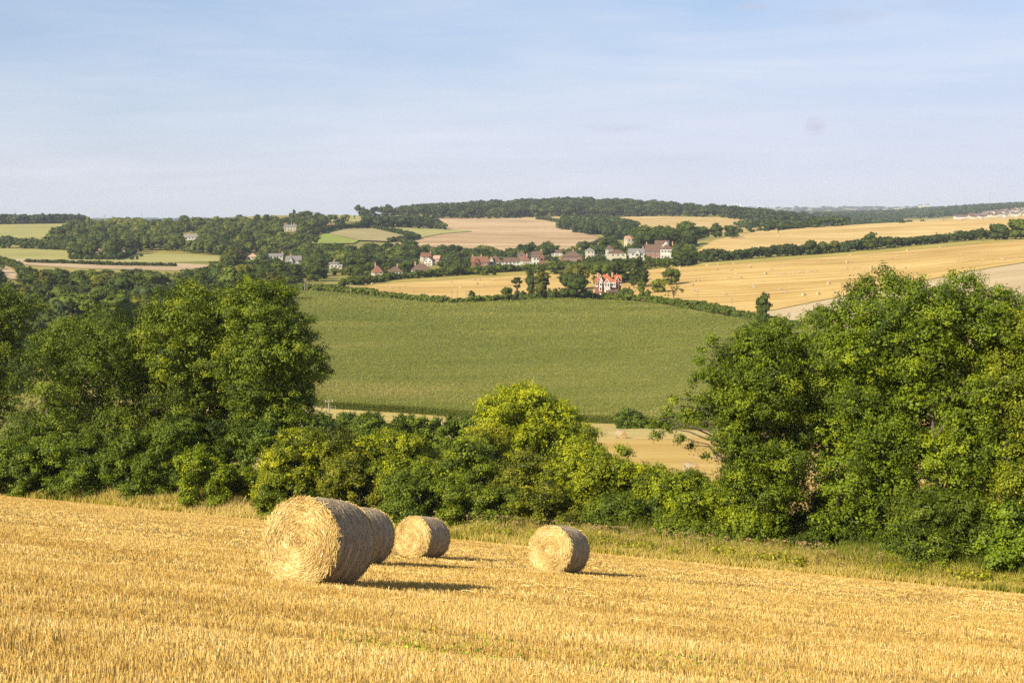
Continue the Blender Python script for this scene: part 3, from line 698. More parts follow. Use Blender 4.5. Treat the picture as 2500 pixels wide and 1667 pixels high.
def near_tree(name, label, cat, poly, Y, color, seed, lob=(0.8, 1.7), nlob=80, depth=3.5, sub=11, leaves=34, sub_r=0.42, leaf=0.10, stems=None,
              extra=(), group=None, droop=0.0, limbs=14, trunk_r=0.22, tint_shift=0.0, base_drop=45, fuzz=0.5):
    """poly: outline in the 2352 grid at distance Y; stems: columns where trunks stand"""
    rs = np.random.RandomState(seed)
    sub, leaves, leaf, nlob = sub*1.8, int(leaves*2.8), leaf*0.74, int(nlob*1.4)
    P2 = np.asarray(poly, float).copy(); low = P2[:, 1] > P2[:, 1].max() - min(45, 0.35*np.ptp(P2[:, 1])); P2[low, 1] += base_drop
    px2m = Y/FD
    W2 = np.c_[(P2[:, 0] - CU)*px2m, -(P2[:, 1] - HV)*px2m]          # x, z metres
    x0, z0 = W2.min(0); x1, z1 = W2.max(0)
    C, R = [], []; tries = 0
    while len(C) < nlob and tries < 400:
        tries += 1
        m = 200
        r = rs.uniform(lob[0], lob[1], m); x = rs.uniform(x0, x1, m); z = rs.uniform(z0, z1, m)
        ins = in_poly(x, z, W2); dd = poly_dist(x, z, W2)
        ok = ins & (dd > r*0.72)
        if not ok.any(): continue
        k = np.nonzero(ok)[0]
        for kk in k[:6]:
            dep = min(depth, 0.6 + 0.9*dd[kk])
            C.append((x[kk], Y + rs.uniform(-1, 1)*dep, z[kk])); R.append(r[kk])
    C, R = C[:nlob], R[:nlob]
    for (eu, ev, er, ed) in extra:
        C.append(((eu - CU)*px2m, Y + ed, -(ev - HV)*px2m)); R.append(er)
    C, R = np.array(C), np.array(R)
    xs = [(s - CU)*px2m for s in (stems if stems else [P2[:, 0].mean()])]
    root = empty(name, (xs[0], Y, float(ground(xs[0], Y)))); o0 = np.array(root.location)
    T(root, label, cat, group)
    V, q, t = lobe_leaves(C, R, rs, sub, leaves, sub_r, leaf, zmin=lambda p: ground(p[:, 0], p[:, 1]) + 0.05, droop=droop, fuzz=fuzz, fill=110)
    t = np.clip(t + tint_shift, 0, 1)
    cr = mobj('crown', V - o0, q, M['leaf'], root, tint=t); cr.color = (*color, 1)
    tb = MB()
    zc = np.median(C[:, 2])
    trunks = []
    for sx in xs:
        yb = Y + rs.uniform(-0.6, 0.6); zb = float(ground(sx, yb)) - 0.15
        top = np.array([sx + rs.normal(0, 0.5), yb + rs.normal(0, 0.4), zb + (z1 - zb)*rs.uniform(0.62, 0.8)])
        tt = np.linspace(0, 1, 9)[:, None]
        pts = np.array([sx, yb, zb])*(1 - tt) + top*tt + np.c_[np.sin(tt[:, 0]*5 + seed)*0.18, np.cos(tt[:, 0]*4)*0.15, 0*tt[:, 0]]
        k = 1.0/len(xs)**0.5
        tb.tube(pts, trunk_r*k*(1.15 - 0.9*tt[:, 0]), 8); trunks.append(pts)
    order = np.r_[np.arange(len(C) - len(extra), len(C)), rs.permutation(len(C) - len(extra))[:limbs*3]].astype(int)
    nodes = []
    for cnt, k in enumerate(order):
        c = C[k]
        cand = np.concatenate(trunks) if cnt < limbs + len(extra) or not nodes else np.array(nodes)
        w = np.linalg.norm(cand - c, axis=1) + np.maximum(0, cand[:, 2] - c[2] + 0.8)*2.0 + rs.rand(len(cand))*0.3
        a = cand[np.argmin(w)]
        tt = np.linspace(0, 1, 6)[:, None]; L = np.linalg.norm(c - a)
        pts = a*(1 - tt) + c*tt + np.c_[0*tt, 0*tt, np.sin(tt*np.pi)*0.12*L] + rs.normal(0, 0.05*L, (6, 3))*np.sin(tt*np.pi)
        r0 = (trunk_r*0.32 if cnt < limbs else trunk_r*0.14)*min(1, 0.4 + L/5)
        tb.tube(pts, np.maximum(r0*(1 - 0.8*tt[:, 0]), 0.012), 5)
        if cnt < limbs: nodes += list(pts[2:])
    tv = [v - o0 for v in tb.v]; tb.v = tv
    tb.build('trunk', M['bark'], root, smooth=True)
    return root
verge()
stalks()
GL = 'big broadleaf trees on the left of the near hedge'
near_tree('broadleaf_tree', 'dark broadleaf tree cut off by the left edge of the view', 'tree', [(-160, 720), (-80, 650), (0, 635), (45, 660), (85, 705), (75, 770), (40, 830), (32, 900), (22, 1000), (10, 1080), (-160, 1080)], 99, (0.092, 0.115, 0.018), 201, nlob=75, stems=[-60], group=GL)
near_tree('ash_tree', 'mid green feathery ash tree between the dark left edge tree and the tallest left pair', 'tree', [(28, 870), (45, 795), (90, 745), (150, 722), (190, 700), (230, 690), (270, 705), (315, 725), (335, 760), (335, 1080), (250, 1095), (60, 1080), (10, 1040), (18, 960)], 95, (0.088, 0.118, 0.024), 202, nlob=110, sub=13, leaf=0.085, stems=[120, 215], group=GL, droop=0.5)
near_tree('ash_tree', 'tall rounded tree with bright top, left one of the tallest left pair', 'tree', [(285, 790), (325, 705), (375, 662), (440, 642), (490, 655), (528, 690), (545, 760), (552, 900), (562, 1000), (560, 1050), (300, 1050), (285, 900)], 96, (0.105, 0.132, 0.02), 203, nlob=115, sub=12, stems=[395, 450], group=GL)
near_tree('ash_tree', 'tall tree with right branch reaching over the maize field', 'tree', [(500, 700), (540, 650), (590, 637), (640, 650), (676, 662), (698, 715), (735, 770), (742, 820), (758, 858), (757, 885), (712, 890), (722, 930), (705, 960), (690, 990), (620, 1000), (540, 980), (510, 850)], 93, (0.098, 0.127, 0.02), 204, nlob=100, sub=12, stems=[585, 650], group=GL)
GR = 'big ash trees on the right of the near hedge'
near_tree('ash_tree', 'looser ash tree with bare twiggy left side in front of the maize', 'tree', [(1600, 860), (1620, 815), (1668, 790), (1700, 752), (1740, 733), (1800, 728), (1845, 735), (1868, 800), (1868, 1000), (1860, 1120), (1800, 1225), (1720, 1215), (1660, 1130), (1635, 1020), (1612, 940)], 73, (0.104, 0.136, 0.017), 205, lob=(0.5, 1.15), nlob=120, depth=3.0, sub=10, leaves=28, sub_r=0.36, leaf=0.085, stems=[1690, 1760],
          extra=[(1530, 985, .30, 0), (1512, 1000, .18, .4), (1552, 918, .34, .3), (1578, 900, .3, -.3), (1540, 945, .25, .6), (1592, 872, .35, .2), (1602, 828, .38, 0), (1612, 806, .25, .5), (1590, 1025, .22, .2), (1565, 1000, .22, -.3), (1600, 960, .35, .1), (1620, 915, .45, 0), (1500, 968, .14, 0), (1585, 945, .4, .5), (1625, 1050, .3, .1), (1640, 780, .3, 0), (1605, 915, .35, -.4), (1575, 960, .28, .2)], group=GR, droop=0.4, limbs=18)
near_tree('ash_tree', 'large ash tree in the middle of the right clump with dark arching limbs', 'tree', [(1838, 770), (1868, 705), (1925, 680), (1955, 640), (2000, 630), (2060, 603), (2112, 620), (2145, 700), (2130, 900), (2110, 1080), (2060, 1170), (1960, 1190), (1870, 1160), (1835, 950)], 72.5, (0.102, 0.138, 0.017), 206, lob=(0.6, 1.5), nlob=135, depth=3.6, sub=11, leaves=32, sub_r=0.38, leaf=0.088, stems=[1930, 2030], group=GR, droop=0.5, trunk_r=0.3)
near_tree('ash_tree', 'tallest broad ash tree of the right clump, its top reaching the bale field', 'tree', [(2050, 650), (2110, 612), (2170, 622), (2225, 614), (2280, 636), (2330, 664), (2390, 680), (2410, 800), (2390, 1000), (2340, 1130), (2220, 1180), (2110, 1140), (2060, 1000)], 69.5, (0.108, 0.144, 0.017), 207, lob=(0.6, 1.5), nlob=135, depth=3.6, sub=11, leaves=32, sub_r=0.38, leaf=0.09, stems=[2150, 2260], group=GR, droop=0.5, trunk_r=0.3)
near_tree('ash_tree', 'ash tree with browning leaves cut off by the right edge of the view', 'tree', [(2250, 755), (2310, 715), (2420, 695), (2500, 770), (2500, 1100), (2420, 1230), (2300, 1200), (2262, 1000)], 67, (0.125, 0.145, 0.02), 208, lob=(0.6, 1.3), nlob=110, sub=10, leaves=30, sub_r=0.38, leaf=0.09, stems=[2330], group=GR, droop=0.4)
near_tree('field_maple', 'yellow-green round tree standing alone behind the middle of the hedge', 'tree', [(1085, 990), (1108, 915), (1140, 890), (1190, 884), (1240, 890), (1300, 905), (1322, 940), (1375, 958), (1388, 1000), (1340, 1040), (1260, 1065), (1180, 1060), (1105, 1030)], 98, (0.215, 0.235, 0.020), 209, lob=(0.6, 1.3), nlob=80, depth=3.2, sub=11, leaves=34, sub_r=0.4, leaf=0.10, stems=[1190, 1240])
GH = 'shrubs of the near hedge'
def shrub(label, poly, Y, col, seed, n=46, leaf=0.085, name='hedge_shrub', **kw):
    mu = sum(a for a, b in poly)/len(poly); poly = [(mu + (a - mu)*1.16, b) for a, b in poly]
    return near_tree(name, label, 'shrub', poly, Y, col, seed, lob=kw.pop('lob', (0.4, 0.95)), nlob=n, depth=2.0, sub=kw.pop('sub', 11), leaves=kw.pop('leaves', 30), sub_r=0.3, leaf=leaf, group=GH, limbs=8, trunk_r=0.09, stems=kw.pop('stems', None), **kw)
YG, MG, DG, OG = (0.185, 0.20, 0.022), (0.13, 0.16, 0.022), (0.075, 0.10, 0.022), (0.145, 0.155, 0.028)
shrub('low dark shrubs under the dark left edge tree', [(-60, 1000), (60, 1005), (200, 1035), (300, 1050), (300, 1092), (-60, 1085)], 91, (0.09, 0.125, 0.026), 301, 40)
shrub('dark green thicket below the tallest left pair of trees', [(290, 1000), (330, 980), (420, 958), (520, 968), (600, 958), (650, 990), (650, 1100), (560, 1122), (430, 1112), (300, 1098)], 89, (0.085, 0.12, 0.024), 302, 70)
shrub('bright lime green hazel at the foot of the left trees', [(415, 1065), (425, 1030), (455, 1025), (500, 1060), (565, 1085), (565, 1120), (425, 1118)], 86, (0.17, 0.205, 0.02), 303, 34, lob=(0.25, 0.6))
shrub('yellow tipped shrub at the left end of the near hedge', [(600, 1030), (612, 1000), (650, 985), (700, 982), (745, 1000), (755, 1130), (640, 1140), (600, 1100)], 84, YG, 304, 46)
shrub('broad olive shrub left of the arched hedge gap, beside the yellow tipped one', [(705, 1000), (760, 975), (835, 988), (865, 1040), (860, 1150), (720, 1155)], 85, OG, 305, 50)
shrub('shrub with yellow top sprays behind the two middle bales', [(840, 1000), (880, 978), (940, 990), (985, 1015), (985, 1160), (850, 1160)], 84, (0.165, 0.185, 0.02), 306, 50)
shrub('dense green shrub draped with climbers left of the yellow-green tree', [(960, 1045), (1000, 1012), (1055, 998), (1110, 1010), (1155, 1050), (1175, 1172), (1000, 1178), (958, 1150)], 82, MG, 307, 60)
shrub('low golden bush at the left foot of the yellow-green tree', [(1078, 1000), (1095, 965), (1150, 968), (1170, 1010), (1170, 1050), (1090, 1035)], 90, (0.22, 0.215, 0.02), 308, 26, lob=(0.3, 0.7))
shrub('dull reddish green shrub under the yellow-green tree', [(1150, 1065), (1200, 1030), (1250, 1055), (1285, 1090), (1290, 1185), (1160, 1180)], 81, (0.145, 0.15, 0.03), 309, 44)
shrub('tall yellow-green shrub right of the reddish green one', [(1250, 1080), (1290, 1035), (1340, 1018), (1390, 1024), (1425, 1060), (1430, 1190), (1262, 1190)], 80, (0.18, 0.20, 0.02), 310, 56)
shrub('rounded bright shrub in front of the valley stubble', [(1380, 1055), (1440, 1030), (1495, 1048), (1535, 1090), (1548, 1195), (1400, 1200)], 79, (0.165, 0.19, 0.02), 311, 50)
shrub('low leafy shrub right of the rounded bright shrub', [(1500, 1130), (1530, 1075), (1580, 1080), (1620, 1098), (1665, 1125), (1690, 1235), (1520, 1222)], 76, (0.155, 0.185, 0.02), 312, 46)
shrub('green shrub below the looser twiggy ash tree', [(1620, 1130), (1680, 1092), (1740, 1100), (1790, 1160), (1800, 1255), (1660, 1255)], 74, (0.145, 0.175, 0.02), 313, 50)
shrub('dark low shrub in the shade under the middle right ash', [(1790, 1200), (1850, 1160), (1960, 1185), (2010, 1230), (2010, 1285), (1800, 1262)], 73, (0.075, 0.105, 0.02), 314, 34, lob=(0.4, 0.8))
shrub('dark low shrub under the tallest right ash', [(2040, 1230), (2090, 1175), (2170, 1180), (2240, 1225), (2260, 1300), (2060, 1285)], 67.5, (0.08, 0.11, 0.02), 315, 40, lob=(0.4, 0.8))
shrub('broad leaved bush in the lower right corner of the hedge', [(2215, 1290), (2250, 1210), (2310, 1150), (2400, 1110), (2470, 1200), (2470, 1330), (2260, 1320)], 66, (0.115, 0.16, 0.03), 316, 60, leaf=0.11)
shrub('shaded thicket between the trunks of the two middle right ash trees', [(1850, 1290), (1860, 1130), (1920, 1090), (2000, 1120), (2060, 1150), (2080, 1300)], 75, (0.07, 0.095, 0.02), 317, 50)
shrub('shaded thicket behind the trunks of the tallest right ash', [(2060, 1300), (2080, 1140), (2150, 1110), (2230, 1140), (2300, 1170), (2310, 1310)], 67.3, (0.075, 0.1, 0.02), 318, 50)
shrub('leafy undergrowth below the mid green feathery ash', [(30, 1095), (60, 1020), (140, 1000), (230, 1020), (320, 1030), (330, 1110)], 90, (0.095, 0.13, 0.026), 319, 54)
DB = 'dark bramble bushes along the foot of the near hedge'
for k, (u0, u1, v0, v1, Y, lb) in enumerate([(600, 760, 1085, 1165, 83, 'below the yellow tipped shrub'), (745, 900, 1100, 1180, 81, 'behind the largest bale'),
        (885, 1040, 1100, 1190, 79.5, 'behind the two middle bales'), (1030, 1200, 1115, 1200, 78, 'between the middle bales and the lone right bale'),
        (1190, 1370, 1130, 1215, 77, 'straight behind the lone right bale'), (1360, 1540, 1150, 1225, 75.5, 'right of the lone right bale'), (1530, 1700, 1180, 1250, 73.5, 'below the twiggy ash')]):
    um = (u0 + u1)/2
    shrub('dark bramble %s' % lb, [(u0 - 15, v1), (u0 + 8, v0 + 5*(k % 3)), (um - 40, v0 - 22*((k*2) % 3)), (um + 30, v0 + 18 - 20*(k % 2)), (u1 - 6, v0 + 14), (u1 + 15, v1 + 4)], Y, [(0.10, 0.125, 0.024), (0.135, 0.14, 0.024), (0.09, 0.12, 0.026)][k % 3], 330 + k, 44, lob=(0.22, 0.6), name='bramble_bush')
GV = 'bushes in the valley behind the near hedge'
for k, (poly, Y, lb) in enumerate([([(765, 985), (775, 955), (800, 948), (815, 960), (812, 990)], 190, 'small dark bush beside the near telegraph pole'),
        ([(805, 995), (812, 955), (845, 945), (880, 955), (892, 985), (880, 1005)], 180, 'dark round bush right of the near telegraph pole'),
        ([(865, 1015), (880, 962), (930, 955), (965, 952), (1000, 963), (1030, 952), (1070, 958), (1105, 952), (1115, 1015), (980, 1030)], 165, 'long low dark bush left of the yellow-green tree'),
        ([(690, 1000), (700, 960), (730, 950), (760, 965), (770, 1000)], 150, 'dark bush under the branch of the left tree'),
        ([(1405, 990), (1418, 945), (1450, 932), (1482, 950), (1505, 990)], 262, 'dark bush right of the yellow-green tree by the maize'),
        ([(1470, 995), (1490, 955), (1530, 945), (1580, 940), (1640, 930), (1655, 995), (1560, 1002)], 258, 'bush row beyond the valley stubble behind the twiggy ash')]):
    near_tree('valley_bush', lb, 'bush', poly, Y, (0.085, 0.115, 0.025), 360 + k, lob=(0.5, 1.2), nlob=60, depth=3, sub=8, leaves=16, sub_r=0.5, leaf=0.2, group=GV, limbs=5, trunk_r=0.12)
# ------------------------------------------------------------------ distant trees
def crown_lobes(kind, rs):
    """lobes of a tree 10 m high, origin at its foot"""
    C, R = [], []
    if kind == 'round':
        w = rs.uniform(4.0, 5.2)
        for _ in range(20):
            d = unit(rs.normal(0, 1, 3)); d[2] = abs(d[2])*1.0 - 0.35*rs.rand()
            k = rs.uniform(0.35, 0.8)
            C.append([d[0]*w*k, d[1]*w*k, 5.2 + d[2]*4.2*k]); R.append(rs.uniform(1.3, 2.2))
        for a in np.arange(6)*1.05 + rs.rand():
            C.append([math.cos(a)*w*0.6, math.sin(a)*w*0.6, rs.uniform(1.5, 3.0)]); R.append(rs.uniform(1.2, 1.9))
    elif kind == 'tall':
        w = rs.uniform(2.2, 2.9)
        for _ in range(20):
            z = rs.uniform(0.9, 9.0); k = math.sqrt(max(0.1, 1 - ((z - 5.0)/5.3)**2))*rs.uniform(0.2, 0.75); a = rs.rand()*6.28
            C.append([math.cos(a)*w*k, math.sin(a)*w*k, z]); R.append(rs.uniform(0.9, 1.6))
    elif kind == 'conifer':
        for _ in range(26):
            z = rs.uniform(1.0, 9.6); k = (1 - z/10.2)*rs.uniform(0.4, 0.95); a = rs.rand()*6.28
            C.append([math.cos(a)*2.2*k, math.sin(a)*2.2*k, z]); R.append(0.35 + 0.85*(1 - z/10.5))
    elif kind == 'bush':
        for _ in range(16):
            a = rs.rand()*6.28; k = rs.rand()**0.5
            C.append([math.cos(a)*5.2*k, math.sin(a)*4.5*k, rs.uniform(2.0, 6.8 - 2.5*k)]); R.append(rs.uniform(1.9, 3.0))
    elif kind == 'sparse':
        w = 4.6
        for _ in range(20):
            d = unit(rs.normal(0, 1, 3)); k = rs.uniform(0.45, 0.95)
            C.append([d[0]*w*k, d[1]*w*k, 5.6 + d[2]*3.8*k]); R.append(rs.uniform(0.7, 1.2))
    elif kind == 'cedar':
        for z, w, n in ((8.9, 2.2, 5), (7.6, 3.8, 8), (6.0, 1.6, 2)):
            for k in range(n):
                a = k*6.28/n + z; C.append([math.cos(a)*w*0.7, math.sin(a)*w*0.5, z + rs.normal(0, 0.2)]); R.append(rs.uniform(0.9, 1.3))
    return np.array(C), np.array(R)
TRK = {'round': 0.36, 'tall': 0.28, 'conifer': 0.22, 'bush': 0.15, 'sparse': 0.25, 'cedar': 0.4}
PROTO = {}
def make_protos():
    seed = 500
    for kind, nvar in (('round', 4), ('tall', 2), ('conifer', 1), ('bush', 2), ('sparse', 1), ('cedar', 1)):
        for v in range(nvar):
            rs = np.random.RandomState(seed); seed += 1
            C, R = crown_lobes(kind, rs); R = R*(1.12 if kind not in ('sparse', 'cedar') else 1.0)
            sub, lv = (13, 24) if kind != 'sparse' else (7, 11)
            V, q, t = lobe_leaves(C, R, rs, sub, lv, 0.55, 0.33, keep_inner=0.85, flat=0.8 if kind != 'cedar' else 0.35, core=0.84 if kind != 'sparse' else 0.0, fuzz=0.22)
            V[:, 2] = np.maximum(V[:, 2], 0.05)
            tb = MB(); th = {'conifer': 9.0, 'bush': 3.0, 'cedar': 8.6}.get(kind, 6.5); tt = np.linspace(0, 1, 5)
            tb.tube(np.c_[0.15*np.sin(tt*4), 0.1*np.cos(tt*3), -0.4 + tt*(th + .4)], TRK[kind]*(1.1 - 0.85*tt), 6)
            for k in range(7 if kind not in ('conifer', 'bush') else 0):
                c = C[rs.randint(len(C))]; z0 = rs.uniform(2.0, 5.0)
                tb.tube([[0, 0, min(z0, c[2]*0.8)], [c[0]*.5, c[1]*.5, c[2]*.75], c], [TRK[kind]*.5, TRK[kind]*.3, .05], 5)
            tv = np.concatenate(tb.v); tq = np.concatenate(tb.q); t3 = np.concatenate(tb.t)
            nt_, nq = len(tq), len(q)
            whole = mesh_data('tree_' + kind, np.r_[V, tv], [np.r_[q, tq + len(V)], t3 + len(V)], [M['far_leaf'], M['bark']],
                              np.r_[np.zeros(nq), np.ones(nt_ + len(t3))], np.r_[t, np.zeros(nt_ + len(t3))])
            crown = mesh_data('crown_' + kind, V, q, M['far_leaf'], tint=t)
            trunk = mesh_data('trunk_' + kind, tv, [tq, t3], M['bark'])
            PROTO.setdefault(kind, []).append((whole, crown, trunk, float(np.abs(V[:, 0]).max())))
make_protos()
HUES = {'dark green': (0.060, 0.080, 0.024), 'mid green': (0.092, 0.115, 0.026), 'olive green': (0.115, 0.115, 0.032), 'yellow-green': (0.165, 0.170, 0.028),
        'blue-green': (0.066, 0.092, 0.042), 'light green': (0.125, 0.155, 0.034), 'dusky purple': (0.060, 0.045, 0.040), 'golden': (0.24, 0.20, 0.03)}
SHAPE = {'round': 'round', 'tall': 'narrow', 'conifer': 'pointed', 'bush': 'bushy', 'sparse': 'open', 'cedar': 'flat topped'}
TN = {'conifer': 'conifer', 'bush': 'bush', 'cedar': 'cedar_tree'}
_rt = np.random.RandomState(77)
TREES = []       # (u, vtop, vbase, halfwidth px) of everything planted
def far_tree(X, Y, H, kind, hue, label, group=None, wide=1.0, parts=False, var=None):
    whole, crown, trunk, hw = PROTO[kind][_rt.randint(len(PROTO[kind])) if var is None else var]
    nm = TN.get(kind, 'broadleaf_tree'); z = float(ground(X, Y)); s = H/10.0
    rz = _rt.rand()*6.28 if kind != 'cedar' else 0
    c = tuple(np.array(HUES[hue])*_rt.uniform(0.88, 1.12)) + (1,)
    if parts:
        r = empty(nm, (X, Y, z), rz); r.scale = (s*wide, s*wide, s)
        o = bpy.data.objects.new('crown', crown); link(o, r); o.color = c
        link(bpy.data.objects.new('trunk', trunk), r)
    else:
        r = bpy.data.objects.new(nm, whole); r.location = (X, Y, z); r.rotation_euler = (0, 0, rz); r.scale = (s*wide, s*wide, s); r.color = c; link(r)
    T(r, label, 'bush' if kind == 'bush' else 'tree', group)
    return r

# ------------------------------------------------------------------ houses
def hmat(name, a, b, sc=1.5, rough=0.85): return mat_noise(name, a, b, sc, rough, 0.15)
WM = {'white': hmat('white_render', (0.40, 0.39, 0.36), (0.50, 0.49, 0.45)), 'cream': hmat('cream_render', (0.42, 0.38, 0.28), (0.50, 0.46, 0.35)),
      'brick': hmat('red_brick', (0.17, 0.08, 0.055), (0.26, 0.13, 0.088)), 'grey': hmat('pebbledash', (0.42, 0.40, 0.36), (0.55, 0.52, 0.47)),
      'pinkbrick': hmat('pale_brick', (0.38, 0.22, 0.15), (0.48, 0.30, 0.21)), 'timber': hmat('weathered_timber', (0.24, 0.14, 0.06), (0.36, 0.22, 0.10)), 'flint': hmat('flint_wall', (0.30, 0.27, 0.21), (0.45, 0.40, 0.32))}
RM = {'brown': hmat('brown_tile', (0.10, 0.062, 0.045), (0.17, 0.105, 0.075), 2), 'red': hmat('red_tile', (0.17, 0.08, 0.052), (0.25, 0.12, 0.078), 2), 'orange': hmat('orange_tile', (0.31, 0.095, 0.042), (0.42, 0.15, 0.068), 2),
      'grey': hmat('grey_slate', (0.16, 0.15, 0.14), (0.25, 0.235, 0.21), 2), 'pink': hmat('pink_tile', (0.40, 0.22, 0.15), (0.50, 0.30, 0.21), 2)}
M['glass'] = mat_noise('window_glass', (0.012, 0.015, 0.02), (0.03, 0.035, 0.045), 2, 0.12, 0.6)
M['frame'] = mat_noise('white_frame', (0.66, 0.66, 0.63), (0.76, 0.76, 0.73), 3, 0.5, 0.3)
M['metal'] = mat_noise('grey_steel', (0.30, 0.31, 0.32), (0.42, 0.43, 0.44), 3, 0.5, 0.4)
M['pole'] = mat_noise('pole_wood', (0.20, 0.16, 0.12), (0.34, 0.29, 0.23), 5, 0.85, 0.1)

def roof_mesh(kind, w, d, z, h, ov=0.35):
    """closed roof solid over a w x d plan, eaves at z"""
    x, y = w/2 + ov, d/2 + ov; zz = z - 0.12; m = MB()
    base = [[-x, -y, zz], [x, -y, zz], [x, y, zz], [-x, y, zz]]
    if kind == 'hip':
        if w >= d: r = max(0.15, x - y); A = [[-r, 0, z + h], [r, 0, z + h]]; m.add(base + A, [[0, 1, 5, 4], [2, 3, 4, 5], [0, 3, 2, 1]], [[1, 2, 5], [3, 0, 4]])
        else: r = max(0.15, y - x); A = [[0, -r, z + h], [0, r, z + h]]; m.add(base + A, [[1, 2, 5, 4], [3, 0, 4, 5], [0, 3, 2, 1]], [[0, 1, 4], [2, 3, 5]])
    elif kind == 'gable_x': m.add(base + [[-x, 0, z + h], [x, 0, z + h]], [[0, 1, 5, 4], [2, 3, 4, 5], [0, 3, 2, 1]], [[1, 2, 5], [3, 0, 4]])
    elif kind == 'gable_y': m.add(base + [[0, -y, z + h], [0, y, z + h]], [[1, 2, 5, 4], [3, 0, 4, 5], [0, 3, 2, 1]], [[0, 1, 4], [2, 3, 5]])
    elif kind == 'flat': m.box((0, 0, z + 0.15), (w + .4, d + .4, 0.3))
    return m
HOUSES = []
def house(label, u0, u1, vt, ve, vb, kind='hip', wall='white', roof='brown', chim=(0.3,), yaw=0.1, dep=None, win=3, fl=2, Y=None, group='houses of the village', name='house', gable=None):
    """columns and rows in photo pixels: roof top, eaves, foot"""
    um = (u0 + u1)/2
    if Y is None: X, Y, z = S(um, vb)
    else: X, Y, z = UY(um, Y)
    px = Y/3472.0; ztrue = -(vb - 505.0)*px
    w = (u1 - u0)*px/max(0.5, math.cos(yaw)); d = dep or max(6.0, min(w, 9)); he = (vb - ve)*px + (ztrue - z if ztrue > z else 0); rh = (ve - vt)*px
    r = empty(name, (X, Y + d/2, z), yaw)
    T(r, label, 'house', group)
    b = MB(); b.box((0, 0, he/2 - 1.0), (w, d, he + 2.0))
    if kind == 'gable_x': 
        for s in (-1, 1):
            V = [[s*w/2, -d/2, he], [s*w/2, d/2, he], [s*w/2, 0, he + rh*0.94], [s*(w/2 - .2), -d/2, he], [s*(w/2 - .2), d/2, he], [s*(w/2 - .2), 0, he + rh*0.94]]
            b.add(V, [[0, 1, 4, 3], [1, 2, 5, 4], [2, 0, 3, 5]], [[0, 2, 1], [3, 4, 5]])
    ov = 0.35
    b.build('wall', WM[wall], r)
    if kind == 'gable_y':       # the gable wall stands just proud of the roof end
        g_ = MB(); g_.prism([(-w/2, he - .05), (w/2, he - .05), (0, he + rh*0.93)], -d/2 - 0.012, -d/2 + 0.2); g_.build('gable', WM[wall], r); ov = -0.05
        m = MB(); x = w/2 + .35; th = 0.28
        for s in (-1, 1):
            sl_ = rh/(w/2); z0 = he - .35*sl_
            m.add([[s*x, -d/2 - .3, z0], [0, -d/2 - .3, he + rh], [0, d/2 + .3, he + rh], [s*x, d/2 + .3, z0], [s*x, -d/2 - .3, z0 - th], [0, -d/2 - .3, he + rh - th], [0, d/2 + .3, he + rh - th], [s*x, d/2 + .3, z0 - th]],
                  [[0, 1, 2, 3], [4, 7, 6, 5], [0, 4, 5, 1], [2, 6, 7, 3], [0, 3, 7, 4]])
        m.build('roof', RM[roof], r)
    else: roof_mesh(kind, w, d, he, rh).build('roof', RM[roof], r)
    for c in chim:
        k = MB(); k.box((c*w, 0.4, he + rh + 0.1), (0.75, 0.55, 2.4)); k.box((c*w, 0.4, he + rh + 1.36), (0.9, 0.7, 0.12)); k.tube([[c*w, .4, he + rh + 1.42], [c*w, .4, he + rh + 1.85]], 0.14, 6); k.build('chimney', WM['pinkbrick'], r)
    fh = he/fl
    for f in range(fl):
        for i in range(win):
            x = (i + 0.5)/win*w*0.92 - w*0.46; zc = fh*(f + 0.58)
            ww, wh = min(1.3, w/win*0.55), min(1.25, fh*0.5)
            q = MB(); q.box((x, -d/2 - 0.01, zc), (ww, 0.10, wh)); o = q.build('window', M['glass'], r)
            q = MB(); t_ = 0.11
            for (cx, cz, sx, sz) in ((x, zc + wh/2 + t_/2, ww + 2*t_, t_), (x, zc - wh/2 - t_/2, ww + 2*t_, t_), (x - ww/2 - t_/2, zc, t_, wh), (x + ww/2 + t_/2, zc, t_, wh), (x, zc, .06, wh)):
                q.box((cx, -d/2 - .03, cz), (sx, 0.12, sz))
            q.build('frame', M['frame'], o)
    for f in range(fl):
        q = MB(); q.box((-w/2 - .01, 0, fh*(f + .58)), (.1, 1.1, min(1.2, fh*.5))); q.build('window', M['glass'], r)
    q = MB(); q.box((w*0.02 + w/win*0.5*(win % 2), -d/2 - .02, 1.0), (0.95, 0.1, 2.0)); q.build('door', WM['timber'], r)
    if gable:        # front gable: (x share, width share, wall, roof)
        gx, gw, gwall, groof = gable; hw = gw*w/2; gh = rh*0.82
        q = MB(); q.prism([(gx*w - hw, -1.5), (gx*w + hw, -1.5), (gx*w + hw, he - .1), (gx*w, he + gh), (gx*w - hw, he - .1)], -d/2 - 1.0, -d/2 + d*0.35); q.build('gable', WM[gwall], r)
        q = MB()
        for s in (-1, 1):
            x1, z1 = gx*w + s*(hw + .3), he - .1 - .3*(gh/hw)
            q.add([[x1, -d/2 - 1.2, z1 + .06], [gx*w, -d/2 - 1.2, he + gh + .06], [gx*w, -d/2 + d*.4, he + gh + .06], [x1, -d/2 + d*.4, z1 + .06], [x1, -d/2 - 1.2, z1 + .24], [gx*w, -d/2 - 1.2, he + gh + .24], [gx*w, -d/2 + d*.4, he + gh + .24], [x1, -d/2 + d*.4, z1 + .24]],
                  [[0, 3, 2, 1], [4, 5, 6, 7], [0, 1, 5, 4], [3, 7, 6, 2], [0, 4, 7, 3]])
        q.build('gable_roof', RM[groof], r)
        q = MB(); q.box((gx*w, -d/2 - 1.01, he*0.72), (hw*1.0, .1, 1.2)); q.build('window', M['glass'], r)
    HOUSES.append((u0 - 3, u1 + 3, vt, vb, Y))
    return r
